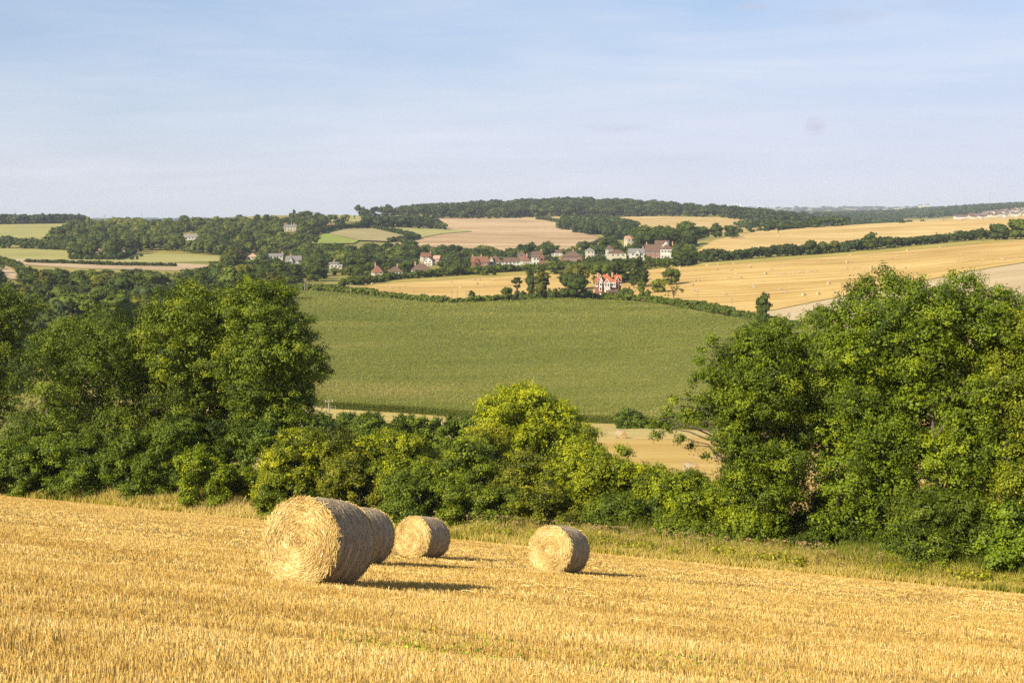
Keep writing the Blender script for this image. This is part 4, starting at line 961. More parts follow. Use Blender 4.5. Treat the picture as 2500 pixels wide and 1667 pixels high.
house('cream walled house with tall russet roof at the left end of the village', 908, 931, 648, 665, 677, 'hip', 'cream', 'red', (-0.2,), 0.25, 8, 2)
house('white house with brown hipped roof, second from the left end of the village front', 946, 981, 651, 663, 677, 'hip', 'white', 'brown', (0.15,), 0.1, 7, 4)
house('long white pair of houses with wide brown hipped roof and two chimneys', 1003, 1051, 645, 659, 670, 'hip', 'white', 'brown', (-0.3, 0.05), 0.1, 8, 6)
house('small house with red front gable behind the long white pair', 1038, 1058, 642, 651, 664, 'gable_y', 'white', 'red', (), -0.2, 8, 2, Y=1010)
house('red roofed house at the back above the long white pair', 1028, 1052, 629, 638, 650, 'gable_x', 'grey', 'red', (0.45,), 0.3, 7, 3, Y=1090)
house('house with pale grey roof right of the red gabled one', 1059, 1074, 638, 646, 656, 'gable_x', 'pinkbrick', 'pink', (), -0.2, 7, 2, Y=1060)
house('dark red brick house with a chimney at each end right of the large dark tree', 1151, 1190, 627, 640, 653, 'gable_x', 'brick', 'red', (-0.42, 0.1), 0.15, 8, 3, gable=(-0.25, 0.35, 'brick', 'red'))
house('house with two small red front gables and white walls', 1191, 1226, 624, 640, 650, 'hip', 'white', 'brown', (), 0.1, 9, 3, gable=(-0.3, 0.34, 'white', 'orange'))
house('wide white house with plain brown roof and a lower white lean-to', 1230, 1269, 629, 639, 652, 'gable_x', 'white', 'brown', (), 0.08, 7, 4)
house('low house with bright red roof between the wide white house and the dark conifers', 1270, 1294, 624, 636, 645, 'hip', 'white', 'red', (0.2,), 0.2, 7, 2)
house('dark brown roofed house showing behind the bright red roof', 1264, 1284, 619, 630, 642, 'hip', 'brick', 'brown', (), 0.1, 7, 2, Y=1080)
house('brown roofed house with a dark red front gable and white windows', 1299, 1324, 614, 628, 648, 'gable_x', 'grey', 'brown', (0.4,), 0.12, 8, 3, gable=(0.36, 0.5, 'brick', 'brown'))
house('long white house with low dark roof at the back of the village', 1346, 1374, 612, 618, 627, 'gable_x', 'white', 'brown', (), 0.0, 7, 4, Y=1130)
house('brick house with wide brown hipped roof and central chimney', 1375, 1420, 614, 627, 642, 'hip', 'brick', 'brown', (0.05,), 0.1, 9, 4)
house('pale house with grey roof half hidden left of the flat roofed cream house', 1431, 1450, 605, 612, 621, 'hip', 'cream', 'grey', (), 0.1, 7, 2, Y=1050)
house('small white house with steep brown hipped roof behind the tall dark conifer', 1482, 1496, 599, 609, 620, 'hip', 'white', 'brown', (), 0.2, 7, 2, Y=1030)
house('cream house with shallow brown roof left of the white gabled house', 1486, 1527, 610, 618, 640, 'hip', 'cream', 'brown', (), 0.15, 8, 3)
house('white house with grey roof and a large white front gable', 1536, 1573, 607, 617, 636, 'gable_x', 'white', 'grey', (0.46,), 0.1, 8, 3, gable=(-0.02, 0.34, 'white', 'grey'))
house('red brick house with large plain brown roof beside the tall white one', 1577, 1615, 597, 615, 636, 'gable_x', 'brick', 'brown', (-0.42,), -0.1, 9, 3)
house('tall white house with pyramid brown roof at the right end of the village', 1614, 1646, 596, 608, 634, 'hip', 'white', 'brown', (0.42,), -0.1, 9, 4)
house('house with white side gable standing behind the tall white house', 1601, 1634, 587, 596, 612, 'gable_x', 'cream', 'brown', (), -0.15, 8, 3, Y=1040, gable=(0.3, 0.36, 'white', 'brown'))
house('small house with pinkish roof in the trees above the cream house', 1528, 1545, 576, 583, 594, 'gable_x', 'cream', 'pink', (), 0.3, 7, 2, Y=1180)
GHL = 'houses scattered on the left hillside'
house('long white house with grey roof alone on the wooded left hill', 449, 483, 572, 580, 591, 'gable_x', 'white', 'grey', (-0.2,), 0.05, 8, 4, group=GHL)
house('old manor with four tall chimneys at the top of the left wood', 691, 722, 549, 553, 565, 'gable_x', 'flint', 'grey', (-0.45, 0.1, 0.3, 0.45), 0.1, 10, 4, group=GHL)
house('cottage with red roof right of the old manor', 798, 815, 547, 555, 561, 'gable_x', 'pinkbrick', 'red', (-0.2,), 0.25, 8, 2, fl=1, group=GHL)
house('low brown roofed bungalow with cream walls below the left wood', 602, 628, 622, 630, 637, 'hip', 'cream', 'pink', (), 0.1, 8, 3, fl=1, Y=1120, group=GHL)
house('white house with pale grey roof in the middle of the left hamlet', 655, 688, 619, 625, 636, 'gable_x', 'white', 'grey', (0.45,), 0.15, 8, 4, Y=1100, group=GHL)
house('white cottage with a dark roof and front gable, right in the left hamlet', 698, 732, 625, 636, 648, 'gable_x', 'white', 'grey', (-0.2,), 0.3, 8, 3, Y=1000, group=GHL, gable=(-0.3, 0.3, 'white', 'grey'))
house('small white cottage with chimney left of the village', 802, 833, 640, 644, 651, 'gable_x', 'white', 'grey', (-0.12,), 0.2, 7, 3, fl=1, Y=960, group=GHL)
house('little red roofed house alone among the trees above the bungalow', 620, 631, 603, 606, 613, 'gable_x', 'brick', 'red', (), 0.2, 7, 2, group=GHL)
house('small white house at the foot of the left wood by the pasture', 238, 252, 608, 613, 621, 'gable_x', 'white', 'pink', (), 0.3, 7, 2, group=GHL)
house('low pinkish house right of the small white one by the pasture', 291, 311, 610, 615, 621, 'gable_x', 'pinkbrick', 'grey', (), 0.1, 7, 2, group=GHL)

# --- the red villa in the middle distance
def villa():
    X, Y, z = UY(1484, 655.0); s = Y/3472.0/15.68
    zoff = -(640 + 1200/15.68 - 505.0)*Y/3472.0 - z
    xx = lambda a: (a - 1000)*s
    zz = lambda b: (1200 - b)*s + zoff
    r = empty('villa', (X, Y, z)); T(r, 'large brick villa with orange-red roofs and white gables in the middle distance', 'house')
    def bx(name, x0, x1, z1, z0, y0, y1, mat, parent=r):
        m = MB(); a, b, c, d = xx(x0), xx(x1), zz(z1), zz(z0); m.box(((a+b)/2, (y0+y1)/2, (c+d)/2), (b-a, y1-y0, c-d)); return m.build(name, mat, parent)
    B, Wh = WM['brick'], WM['white']
    OR = RM['orange']
    m = MB(); m.box(((xx(545)+xx(1310))/2, 4, (zz(765) - 2)/2), (xx(1310)-xx(545), 8, zz(765) + 2)); m.build('wall', B, r)
    mr = roof_mesh('hip', xx(1325)-xx(530), 8.2, zz(760), zz(482)-zz(760), 0.3); mr.v = [v + np.array([(xx(1325)+xx(530))/2, 4, 0]) for v in mr.v]; mr.build('roof', OR, r)
    # left gabled wing
    def gab(x0, x1, ze, za, yf, yb, face, ground_mat, board=True):
        cx = (xx(x0)+xx(x1))/2; hw = (xx(x1)-xx(x0))/2; he, ha = zz(ze), zz(za)
        q = MB(); q.box((cx, (yf+yb)/2, (he - 2)/2), (2*hw, yb-yf, he + 2)); w_ = q.build('wing', ground_mat, r)
        q = MB(); q.prism([(cx-hw, he), (cx+hw, he), (cx, ha - .15)], yf + .02, yf + .3); q.build('gable', face, r)
        q = MB(); k = (ha-he)/hw
        for sg in (-1, 1):
            x1_ = cx + sg*(hw+.3); z1_ = he - .3*k
            q.add([[x1_, yf-.3, z1_], [cx, yf-.3, ha], [cx, yb, ha], [x1_, yb, z1_], [x1_, yf-.3, z1_+.22], [cx, yf-.3, ha+.22], [cx, yb, ha+.22], [x1_, yb, z1_+.22]],
                  [[0, 3, 2, 1], [4, 5, 6, 7], [0, 1, 5, 4], [3, 7, 6, 2], [0, 4, 7, 3]])
        q.build('gable_roof', OR, r)
        if board:
            q = MB()
            for sg in (-1, 1):
                x1_ = cx + sg*(hw+.3); z1_ = he - .3*k
                q.add([[x1_, yf-.36, z1_-.1], [cx, yf-.36, ha-.1], [cx, yf-.36, ha+.24], [x1_, yf-.36, z1_+.24], [x1_, yf-.31, z1_-.1], [cx, yf-.31, ha-.1], [cx, yf-.31, ha+.24], [x1_, yf-.31, z1_+.24]], [[0, 1, 2, 3], [4, 7, 6, 5], [0, 4, 5, 1], [2, 6, 7, 3]])
            q.build('bargeboard', M['frame'], r)
        return w_
    gab(620, 800, 752, 495, -1.0, 4, Wh, B)
    bx('bay', 672, 762, 770, 1110, -1.5, -1.0, M['frame'])
    for (a, b, c, d) in ((690, 744, 800, 900), (690, 744, 960, 1080)): bx('window', a, b, c, d, -1.56, -1.48, M['glass'])
    bx('bay', 532, 612, 752, 940, -0.5, 0.0, M['frame']); bx('window', 548, 598, 800, 890, -.56, -.48, M['glass'])
    q = MB(); q.add([[xx(500), -.9, zz(752)], [xx(618), -.9, zz(752)], [xx(618), 1.5, zz(610)], [xx(505), 1.5, zz(610)], [xx(500), -.9, zz(764)], [xx(618), -.9, zz(764)], [xx(618), 1.5, zz(622)], [xx(505), 1.5, zz(622)]], [[0, 1, 2, 3], [4, 7, 6, 5], [0, 4, 5, 1], [3, 7, 4, 0], [1, 5, 6, 2], [2, 6, 7, 3]]); q.build('bay_roof', OR, r)
    # centre white projection over the porch
    cx0, cx1 = 852, 1068
    gab(cx0, cx1, 782, 645, -2.2, 2.5, WM['pinkbrick'], WM['pinkbrick'])
    bx('upper_storey', cx0 - 4, cx1 + 4, 785, 980, -2.3, -0.2, Wh)
    for a in (890, 985): bx('window', a, a + 45, 820, 905, -2.36, -2.28, M['glass'])
    bx('porch_shade_panel', 905, 1050, 1045, 1195, -2.22, -2.12, M['glass'])  # dark panel, its colour standing in for the shade in the porch recess
    for a in (872, 944, 1040): bx('porch_column', a, a + 34, 1040, 1240, -2.75, -2.4, M['frame'])
    bx('porch_roof', 862, 1080, 1015, 1040, -2.85, -2.2, M['frame'])
    bx('upper_storey', 1072, 1300, 770, 968, -1.1, 0.5, Wh)
    for a in (1092, 1168, 1236): bx('window', a, a + 28, 812, 890, -1.16, -1.08, M['glass'])
    bx('window', 1110, 1160, 1010, 1030, -.1, .0, M['frame'])
    # right wing
    q = MB(); q.box(((xx(1300)+xx(1515))/2, 4.2, (zz(720)-2)/2), (xx(1515)-xx(1300), 5.5, zz(720)+2)); q.build('wing', B, r)
    mr = roof_mesh('gable_x', xx(1530)-xx(1280), 5.8, zz(715), zz(505)-zz(715), 0.2); mr.v = [v + np.array([(xx(1530)+xx(1280))/2, 4.2, 0]) for v in mr.v]; mr.build('roof', OR, r)
    gab(1302, 1420, 715, 560, 0.2, 4, B, B)
    bx('bay', 1420, 1508, 745, 880, 0.9, 1.5, M['frame']); bx('window', 1440, 1490, 775, 850, .84, .92, M['glass'])
    for cx, zt, yb in ((638, 450, 5.0), (1000, 470, 4.2), (1195, 425, 4.5)):
        q = MB(); q.box((xx(cx), yb, zz(zt) - 1.0), (.8, .7, 2.2)); q.box((xx(cx), yb, zz(zt) + .15), (.95, .85, .14)); q.build('chimney', WM['pinkbrick'], r)
    # lean-to
    q = MB(); a, b = xx(1085), xx(1385); q.add([[a, -3.2, zz(1140)], [b, -3.2, zz(1140)], [b, -.05, zz(1030)], [a, -.05, zz(1030)], [a, -3.2, zz(1155)], [b, -3.2, zz(1155)], [b, -.05, zz(1045)], [a, -.05, zz(1045)]], [[0, 1, 2, 3], [4, 7, 6, 5], [0, 4, 5, 1], [0, 3, 7, 4], [1, 5, 6, 2]]); q.build('lean_to_roof', RM['brown'], r)
    bx('lean_to_wall', 1095, 1375, 1150, 1290, -2.9, -2.7, B)
    HOUSES.append((1448, 1520, 668, 722, Y))
    # shed
    X2, Y2, z2 = UY(1492, 645.0)
    h = empty('garden_shed', (X2, Y2, z2), 0.5); T(h, 'small brown wooden shed with a pitched roof in front of the villa', 'shed')
    q = MB(); q.box((0, 0, .7), (3.2, 2.2, 2.4)); q.build('wall', WM['timber'], h)
    roof_mesh('gable_x', 3.2, 2.2, 1.9, 1.0, 0.3).build('roof', RM['brown'], h)
    q = MB(); q.box((.4, -1.12, .9), (1.6, .08, 1.6)); q.build('door', M['glass'], h)  # no door: dark panel coloured as the shade inside the shed's open side
    # car
    X3, Y3, z3 = UY(1472.5, 643.5)
    c = empty('parked_car', (X3, Y3, z3), 0.75); T(c, 'white hatchback car parked left of the villa porch', 'car')
    prof = [(-2.0, .35), (2.0, .35), (2.05, .75), (1.9, .95), (1.2, 1.0), (.55, 1.42), (-.9, 1.45), (-1.75, 1.0), (-2.03, .9)]
    q = MB(); q.prism(prof, -.82, .82); q.build('body', M['frame'], c)
    q = MB(); q.prism([(1.0, .98), (.5, 1.36), (-.85, 1.38), (-1.5, 1.0)], -.83, .83); q.build('side_windows', M['glass'], c)
    q = MB(); q.add([[1.18, -.7, 1.02], [1.18, .7, 1.02], [.6, .62, 1.41], [.6, -.62, 1.41]], [[0, 1, 2, 3]]); q.v[0] = q.v[0] + np.array([.02, 0, .02]); q.build('windscreen', M['glass'], c)
    tyre = mat_noise('tyre_rubber', (.02, .02, .02), (.04, .04, .04), 3)
    for x in (-1.25, 1.25):
        for y in (-.78, .78):
            q = MB(); q.tube([[x, y - .1, .32], [x, y + .1, .32]], .32, 14); q.build('wheel', tyre, c)
villa()
# second car, caravan, greenhouse seen in the village
def small_bits():
    X, Y, z = S(1563, 642)
    c = empty('parked_car', (X, Y, z), 0.0); T(c, 'pale blue car parked below the white gabled house', 'car')
    blue = mat_noise('blue_paint', (.35, .42, .5), (.45, .52, .6), 2, .3, .5)
    q = MB(); q.prism([(-2.0, .35), (2.0, .35), (2.05, .75), (1.2, 1.0), (.6, 1.42), (-.9, 1.45), (-2.03, .9)], -.82, .82); q.build('body', blue, c)
    q = MB(); q.prism([(1.0, .98), (.5, 1.36), (-.85, 1.38), (-1.5, 1.0)], -.83, .83); q.build('side_windows', M['glass'], c)
    tyre = bpy.data.materials['tyre_rubber']
    for x in (-1.25, 1.25):
        q = MB(); q.tube([[x, -.9, .32], [x, -.7, .32]], .32, 12); q.build('wheel', tyre, c)
    X, Y, z = S(1364, 655)
    c = empty('greenhouse', (X, Y, z), 0.1); T(c, 'white glasshouse showing above the field hedge in the village', 'greenhouse')
    q = MB(); q.prism([(-2.6, 0), (2.6, 0), (2.6, 1.7), (1.3, 2.9), (-1.3, 2.9), (-2.6, 1.7)], -1.5, 1.5); q.build('glazing', M['frame'], c)
    q = MB(); q.box((0, -1.53, 1.0), (.8, .06, 1.9)); q.build('door', M['glass'], c)
    # brick railway bridge in the valley on the left
    X, Y, z = UY(140, 900); px = Y/3472; zt = -(664 - 505)*px - z
    b = empty('railway_bridge', (X, Y, z), 0.15); T(b, 'red brick arched bridge among trees at the far left of the valley', 'bridge')
    L = 11.0; q = MB(); npier = 4
    pts = []
    for k in range(npier):
        x0 = -L/2 + k*L/npier + .35; x1 = x0 + L/npier - .7
        q.box(((x0 - .35), 0, zt*.3), (.7, 3, zt*.6 + 1))
        aa = np.linspace(0, np.pi, 9)
        for i in range(8):
            xa, xb = (x0+x1)/2 - math.cos(aa[i])*(x1-x0)/2, (x0+x1)/2 - math.cos(aa[i+1])*(x1-x0)/2
            za, zb = zt*.6 - .5 + math.sin(aa[i])*1.0, zt*.6 - .5 + math.sin(aa[i+1])*1.0
            q.add([[xa, -1.5, za], [xb, -1.5, zb], [xb, -1.5, zt], [xa, -1.5, zt], [xa, 1.5, za], [xb, 1.5, zb], [xb, 1.5, zt], [xa, 1.5, zt]], [[0, 1, 2, 3], [4, 7, 6, 5], [0, 4, 5, 1], [3, 2, 6, 7]])
    q.box((L/2, 0, zt*.3), (.7, 3, zt*.6 + 1))
    q.build('arches', WM['brick'], b)
    q = MB(); q.box((0, -1.4, zt + .35), (L + 3, .3, .7)); q.build('parapet', WM['brick'], b)
small_bits()

# ------------------------------------------------------------------ far straw bales
def far_bale_data():
    rs = np.random.RandomState(9); n = 22; R, L = 0.64, 1.2
    th = np.arange(n)*2*np.pi/n; V = []
    for y, r in ((-L/2 - .03, .35), (-L/2, R*.95), (-L/2 + .06, R), (0, R*1.01), (L/2 - .06, R), (L/2, R*.95), (L/2 + .03, .35)):
        V.append(np.c_[np.sin(th)*r, np.full(n, y), np.maximum(np.cos(th)*r, -R*.95) + R*.95])
    V.append([[0, -L/2 - .035, R*.95], [0, L/2 + .035, R*.95]]); V = np.concatenate(V) + rs.normal(0, .012, (7*n + 2, 3))
    i = np.arange(7*n).reshape(7, n); j = np.roll(i, -1, 1)
    Q = np.stack([i[:-1], j[:-1], j[1:], i[1:]], -1)
    mi = np.repeat([1, 0, 0, 0, 0, 1], n)
    Tr = [[7*n, j[0, k], i[0, k]] for k in range(n)] + [[7*n + 1, i[6, k], j[6, k]] for k in range(n)]
    fm = mat_noise('bale_far_end', (.50, .36, .15), (.62, .46, .22), 3); sm = mat_noise('bale_far_side', (.24, .18, .11), (.38, .31, .21), 2)
    return mesh_data('far_bale', V, [Q.reshape(-1, 4), np.array(Tr)], [sm, fm], np.r_[mi, np.ones(2*n)])
FB = far_bale_data()
BALES = []
for (ox, oy, k, pts) in ((600, 470, 3.675, [(1025,865),(1072,828),(1135,823),(1160,885),(1260,843),(1298,860),(1413,836),(1690,783),(1845,806),(1920,858),(2047,786),(2072,823),(2098,785),(2130,845),(2220,788)]),
        (1200, 470, 3.675, [(15,787),(1458,718),(1692,673),(1802,710),(1930,656),(2018,690),(2037,650),(2150,697),(2170,640),(2187,735),(2127,770),(2178,768),(2235,766),(2318,672),(1828,795),(1858,795),(1800,833),(1822,880),(1843,882),(2095,918),(2345,850)]),
        (1800, 440, 3.36, [(105,713),(232,768),(280,735),(382,708),(25,800),(360,773),(382,772),(422,770),(487,760),(515,760),(530,761),(607,751),(645,752),(710,776),(750,830),(750,852),(752,674),(902,675),(925,620),(897,728),(956,722),(993,720),(1055,733),(1097,723),(980,770),(1070,625),(1262,645),(1318,626),(1397,577),(1487,608),(1660,552),(1830,618),(1812,660),(1856,653),(1915,655),(2010,597),(2043,615),(2013,662),(2165,652),(2188,655),(2290,652),(2238,516),(132,873),(140,887),(348,902),(390,925),(545,945),(665,935),(2345,570)])):
    for a, b in pts: BALES.append((ox + a/k, oy + b/k + 1.5))
def ordn(n):
    return '%d%s' % (n, 'th' if 10 < n % 100 < 14 else {1: 'st', 2: 'nd', 3: 'rd'}.get(n % 10, 'th'))
def far_bales():
    rs = np.random.RandomState(4)
    seen = {}
    for u, v in sorted(BALES):
        X, Y, z = S(u, v)
        if u < 1380: area = 'stubble left of the villa'; hi = v < 698
        else:
            area = 'stubble right of the villa'
            t = np.interp(u, [1580, 1700, 1900, 2100, 2300, 2500], [658, 650, 636, 621, 603, 584]); b = np.interp(u, [1500, 1700, 1889, 2083, 2419, 2500], [730, 745, 757, 718, 654, 640])
            f = (v - t)/(b - t); hi = f < 0.33
            mid = 0.33 <= f < 0.6
        row = 'along the upper edge' if hi else ('across the middle' if u >= 1380 and mid else 'in the lower part')
        k = (area, row); seen[k] = seen.get(k, 0) + 1
        o = bpy.data.objects.new('round_straw_bale', FB); o.location = (X, Y, z - 0.02); o.rotation_euler = (0, 0, rs.choice([0.45, 0.5, 0.4, 0.6, 2.0], p=[.3, .3, .2, .1, .1]) + rs.normal(0, .12)); link(o)
        s = rs.uniform(0.98, 1.14); o.scale = (s, s, s)
        T(o, 'straw bale, %s from left %s of the %s' % (ordn(seen[k]), row, area), 'straw bale', 'round bales in the far stubble')
    for (u, v, lb) in ((1516, 1071, 'straw bale at the grassy edge of the valley stubble'), (1688, 1160, 'straw bale on the valley stubble behind the twiggy ash'), (2250, 1180, 'straw bale glimpsed between the trunks of the right ash trees')):
        X, Y, z = S(u, v); o = bpy.data.objects.new('round_straw_bale', FB); o.location = (X, Y, z); o.rotation_euler = (0, 0, .5); o.scale = (1.05,)*3; link(o)
        T(o, lb, 'straw bale', 'round bales in the valley stubble')
far_bales()

# ------------------------------------------------------------------ hedges (each one a plant row of its own)
def hedge(label, pts, h, col, seed, wid=2.0, dist=False, name='hedge', dens=1.0, leafk=1.0, wob=0.35):
    rs = np.random.RandomState(seed)
    W = np.array([UY(u, v) if dist else S(u, v) for u, v in pts])
    seg = np.linalg.norm(np.diff(W[:, :2], axis=0), axis=1); cum = np.r_[0, np.cumsum(seg)]
    leaf = max(0.22, W[:, 1].mean()*0.00075)*leafk
    step = max(0.5, h*0.30); n = int(cum[-1]/step*2.6*dens) + 4
    s = rs.uniform(0, cum[-1], n)
    X = np.interp(s, cum, W[:, 0]) + rs.normal(0, wid*.3, n); Y = np.interp(s, cum, W[:, 1]) + rs.normal(0, wid*.3, n)
    hh = h*(1 - wob/2 + wob*vnoise(s/(h*2.2), 0*s + seed, seed, 3)*1.6)
    R = np.clip(hh*rs.uniform(0.22, 0.36, n), .3, None)
    Z = ground(X, Y) + R*0.6 + rs.rand(n)**0.8*(np.maximum(hh - R*1.5, 0.1))
    C = np.c_[X, Y, Z]
    V, q, t = lobe_leaves(C, R, rs, 5, max(6, int(9*(0.5/leaf)**0)), np.mean(R)*0.45, leaf, keep_inner=0.6, core=0.8, zmin=lambda p: ground(p[:, 0], p[:, 1]) + .02)
    o0 = np.array([W[0, 0], W[0, 1], W[0, 2]])
    o = mobj(name, V - o0, q, M['far_leaf'], tint=t, loc=tuple(o0)); o.color = (*col, 1)
    T(o, label, 'hedge'); return o
G1 = (0.125, 0.155, 0.026); G2 = (0.082, 0.105, 0.026); G3 = (0.06, 0.08, 0.028)
hedge('bright green bank of brambles along the upper left edge of the maize', [(690, 707), (740, 709), (850, 716), (930, 726), (1020, 737), (1090, 743)], 3.2, G1, 601, 3.0, dens=1.6)
hedge('bright green hedge bank along the maize edge below the villa', [(1090, 744), (1160, 742), (1250, 735), (1382, 731), (1480, 731), (1590, 738)], 3.0, G1, 602, 3.0, dens=1.6)
hedge('bushy hedge running down the right edge of the maize', [(1590, 740), (1650, 748), (1720, 760), (1790, 775), (1860, 790), (1960, 812)], 3.2, (0.10, 0.13, 0.026), 603, 3.0, dens=1.6)
hedge('long tall hedge between the bale field and the upper wheat field', [(1690, 643), (1800, 634), (1900, 626), (2000, 619), (2100, 611), (2200, 602), (2300, 593), (2420, 583), (2560, 572)], 6.0, G3, 604, 4.0, dens=2.2, wob=.6)
hedge('hedge along the foot of the village gardens', [(842, 698), (960, 683), (1100, 674), (1200, 666), (1290, 662), (1390, 660)], 4.0, (0.095, 0.12, 0.026), 605, 5.0, dens=1.8, wob=.6)
hedge('short hedge in front of the right end of the village', [(1390, 660), (1480, 656), (1580, 652), (1690, 643)], 4.0, (0.09, 0.12, 0.026), 606, 4.0, dens=1.8, wob=.5)
hedge('dark hedge curving up beside the left pasture', [(172, 634), (286, 635), (310, 628), (328, 620)], 4.0, G3, 607)
hedge('thin dark hedge across the tan strip on the left', [(64, 641), (190, 645), (300, 649), (430, 651)], 2.5, G3, 608)
hedge('hedge dividing the brown pasture from the hill pasture', [(913, 560), (960, 568), (1000, 577), (1022, 584)], 5.0, G3, 609)
hedge('lower hedge closing the point of the brown pasture', [(1022, 585), (985, 589), (951, 593)], 5.5, G3, 610)
hedge('dark hedge above the bright green pasture', [(735, 590), (770, 574), (818, 560), (900, 557)], 6.0, G3, 611)
hedge('thin hedge between the two ridge fields', [(1472, 534), (1510, 541), (1559, 551)], 5.0, (0.1, 0.11, 0.03), 612)
hedge('short dark hedge at the right end of the brown hill field', [(1311, 536), (1340, 539), (1366, 544)], 4.0, G3, 613)
hedge('tree belt on the left between the hill field and the pasture', [(-40, 606), (40, 606), (106, 608), (175, 612)], 10.0, G3, 614, 8, dens=2)
hedge('low bushes along the crest of the upper wheat field', [(1905, 563), (1960, 557), (2030, 552), (2080, 549)], 4.0, G3, 615)
hedge('hedge beside the wedge shaped field at the far left', [(-20, 640), (40, 655), (66, 684)], 5.0, G2, 616)

# ------------------------------------------------------------------ woods read as one mass
def wood(name, label, pts, h, col, seed, leaf, ncard=(6, 5, 8), hvar=0.25, kinds=('round',), wide=1.15, shade=None, tvar=0.26):
    """pts: (X, Y) of every tree"""
    rs = np.random.RandomState(seed); XY = np.asarray(pts, float); n = len(XY)
    protos = []
    for k in range(5):
        C, R = crown_lobes(kinds[k % len(kinds)], rs); sel = rs.permutation(len(C))[:max(ncard[0], 7)]
        C, R = C[sel], R[sel]*1.25
        V, q, t = lobe_leaves(C, R, rs, ncard[1], ncard[2], 1.0, leaf/h*10, keep_inner=0.8, flat=0.85, core=0.86, fuzz=0.12); V[:, 2] = np.maximum(V[:, 2], 0); protos.append((V, t, q))
    pi = rs.randint(0, 5, n); Vs, Ts, Qs, nv = [], [], [], 0
    Z = ground(XY[:, 0], XY[:, 1])
    for k, (V, t, q) in enumerate(protos):
        ii = np.nonzero(pi == k)[0]
        if not len(ii): continue
        a = rs.rand(len(ii))*6.28; s = h/10*rs.uniform(1 - hvar, 1 + hvar, len(ii)); ww = s*wide*rs.uniform(.85, 1.15, len(ii))
        ca, sa = np.cos(a), np.sin(a)
        x = (V[None, :, 0]*ca[:, None] - V[None, :, 1]*sa[:, None])*ww[:, None] + XY[ii, 0][:, None]
        y = (V[None, :, 0]*sa[:, None] + V[None, :, 1]*ca[:, None])*ww[:, None] + XY[ii, 1][:, None]
        z = V[None, :, 2]*s[:, None] + Z[ii][:, None]
        Vs.append(np.stack([x, y, z], -1).reshape(-1, 3)); Qs.append((q[None] + (np.arange(len(ii))*len(V))[:, None, None] + nv).reshape(-1, 4)); nv += len(ii)*len(V)
        off = rs.normal(0, tvar, len(ii)) + (shade[ii] if shade is not None else 0)
        Ts.append((t[None] + off[:, None]).ravel())
    V = np.concatenate(Vs); o = mobj(name, V, np.concatenate(Qs), M['far_leaf'], tint=np.clip(np.concatenate(Ts), 0, 1.6)); o.color = (*col, 1)
    T(o, label, kind='stuff'); return o
def fill_screen(poly, n, seed, ymin=85, avoid=(), gap=(0, 0)):
    """ground points whose foot shows inside a photo polygon"""
    rs = np.random.RandomState(seed); P = np.asarray(poly, float); out = []; miss = 0
    while len(out) < n:
        u = rs.uniform(P[:, 0].min(), P[:, 0].max(), 400); v = rs.uniform(P[:, 1].min(), P[:, 1].max(), 400)
        ok = in_poly(u, v, P)
        for a in avoid: ok &= ~((u > a[0]) & (u < a[1]) & (v > a[2]) & (v < a[3]))
        for a_, b_ in zip(u[ok], v[ok]):
            miss += 1
            if gap[0] and out:
                o_ = np.array(out)
                if (((o_[:, 0] - a_)/gap[0])**2 + ((o_[:, 1] - b_)/gap[1])**2).min() < 1: continue
            out.append((a_, b_))
        if miss > 40*n: break
    out = out[:n]
    return np.array([S(u, v, ymin)[:2] for u, v in out]), np.array(out)
def fill_uy(u0, u1, y0, y1, n, seed):
    rs = np.random.RandomState(seed); Y = np.sqrt(rs.uniform(y0**2, y1**2, n)); u = rs.uniform(u0, u1, n)
    return np.c_[(u*K - CU)/FD*Y, Y], u
AV = [(438, 490, 570, 617), (684, 730, 552, 595), (790, 824, 550, 588), (614, 638, 602, 636), (596, 634, 624, 645), (652, 692, 624, 648), (230, 260, 606, 648), (284, 318, 606, 648)]
p, uv = fill_screen([(105, 604), (150, 570), (195, 552), (330, 553), (500, 556), (560, 552), (650, 548), (740, 540), (800, 546), (830, 552), (800, 560), (755, 573), (725, 592), (738, 608), (700, 630), (560, 628), (420, 614), (350, 612), (290, 632), (180, 632), (175, 612), (110, 610)], 1500, 21, avoid=AV, gap=(11, 4.0))
yel = 0.75*np.exp(-((uv[:, 0] - 310)/55)**2 - ((uv[:, 1] - 562)/11)**2) - 0.18*((uv[:, 0] > 620) & (uv[:, 1] < 566))
wood('hillside_wood', 'dense mixed wood covering the left hillside below the crest', p, 11.5, (0.078, 0.098, 0.028), 22, 0.7, (10, 8, 10), hvar=.35, shade=yel, wide=1.0)
p, _ = fill_uy(-60, 205, 2150, 2300, 170, 23)
wood('far_wood', 'dark tree belt on the skyline at the far left', p, 14, (0.05, 0.065, 0.03), 24, 1.3)
p, uv = fill_screen([(870, 531), (1000, 530), (1100, 534), (1200, 535), (1370, 529), (1490, 531), (1600, 529), (1760, 531), (1830, 541), (1905, 553), (1985, 545), (1960, 530), (1900, 512), (1800, 506), (1600, 507), (1450, 500), (1360, 496), (1250, 502), (1100, 504), (950, 512), (880, 524)], 1300, 25, ymin=2100, gap=(9, 2.6))
wood('ridge_wood', 'long wood crowning the central ridge on the skyline', p, 16, (0.056, 0.072, 0.028), 26, 1.2, (9, 6, 9), hvar=.3, wide=1.2)
p, u = fill_uy(960, 1960, 2780, 3000, 330, 27)
wood('skyline_wood', 'treetops along the very top of the central ridge', p, 13, (0.054, 0.07, 0.03), 28, 1.2, (9, 6, 9), hvar=.4)
p, _ = fill_screen([(1366, 560), (1380, 540), (1420, 546), (1480, 548), (1530, 560), (1552, 575), (1560, 592), (1500, 588), (1440, 575)], 150, 29)
wood('hill_copse', 'dark copse on the slope at the right of the brown hill field', p, 13, (0.052, 0.072, 0.03), 30, 0.9, (8, 6, 9))
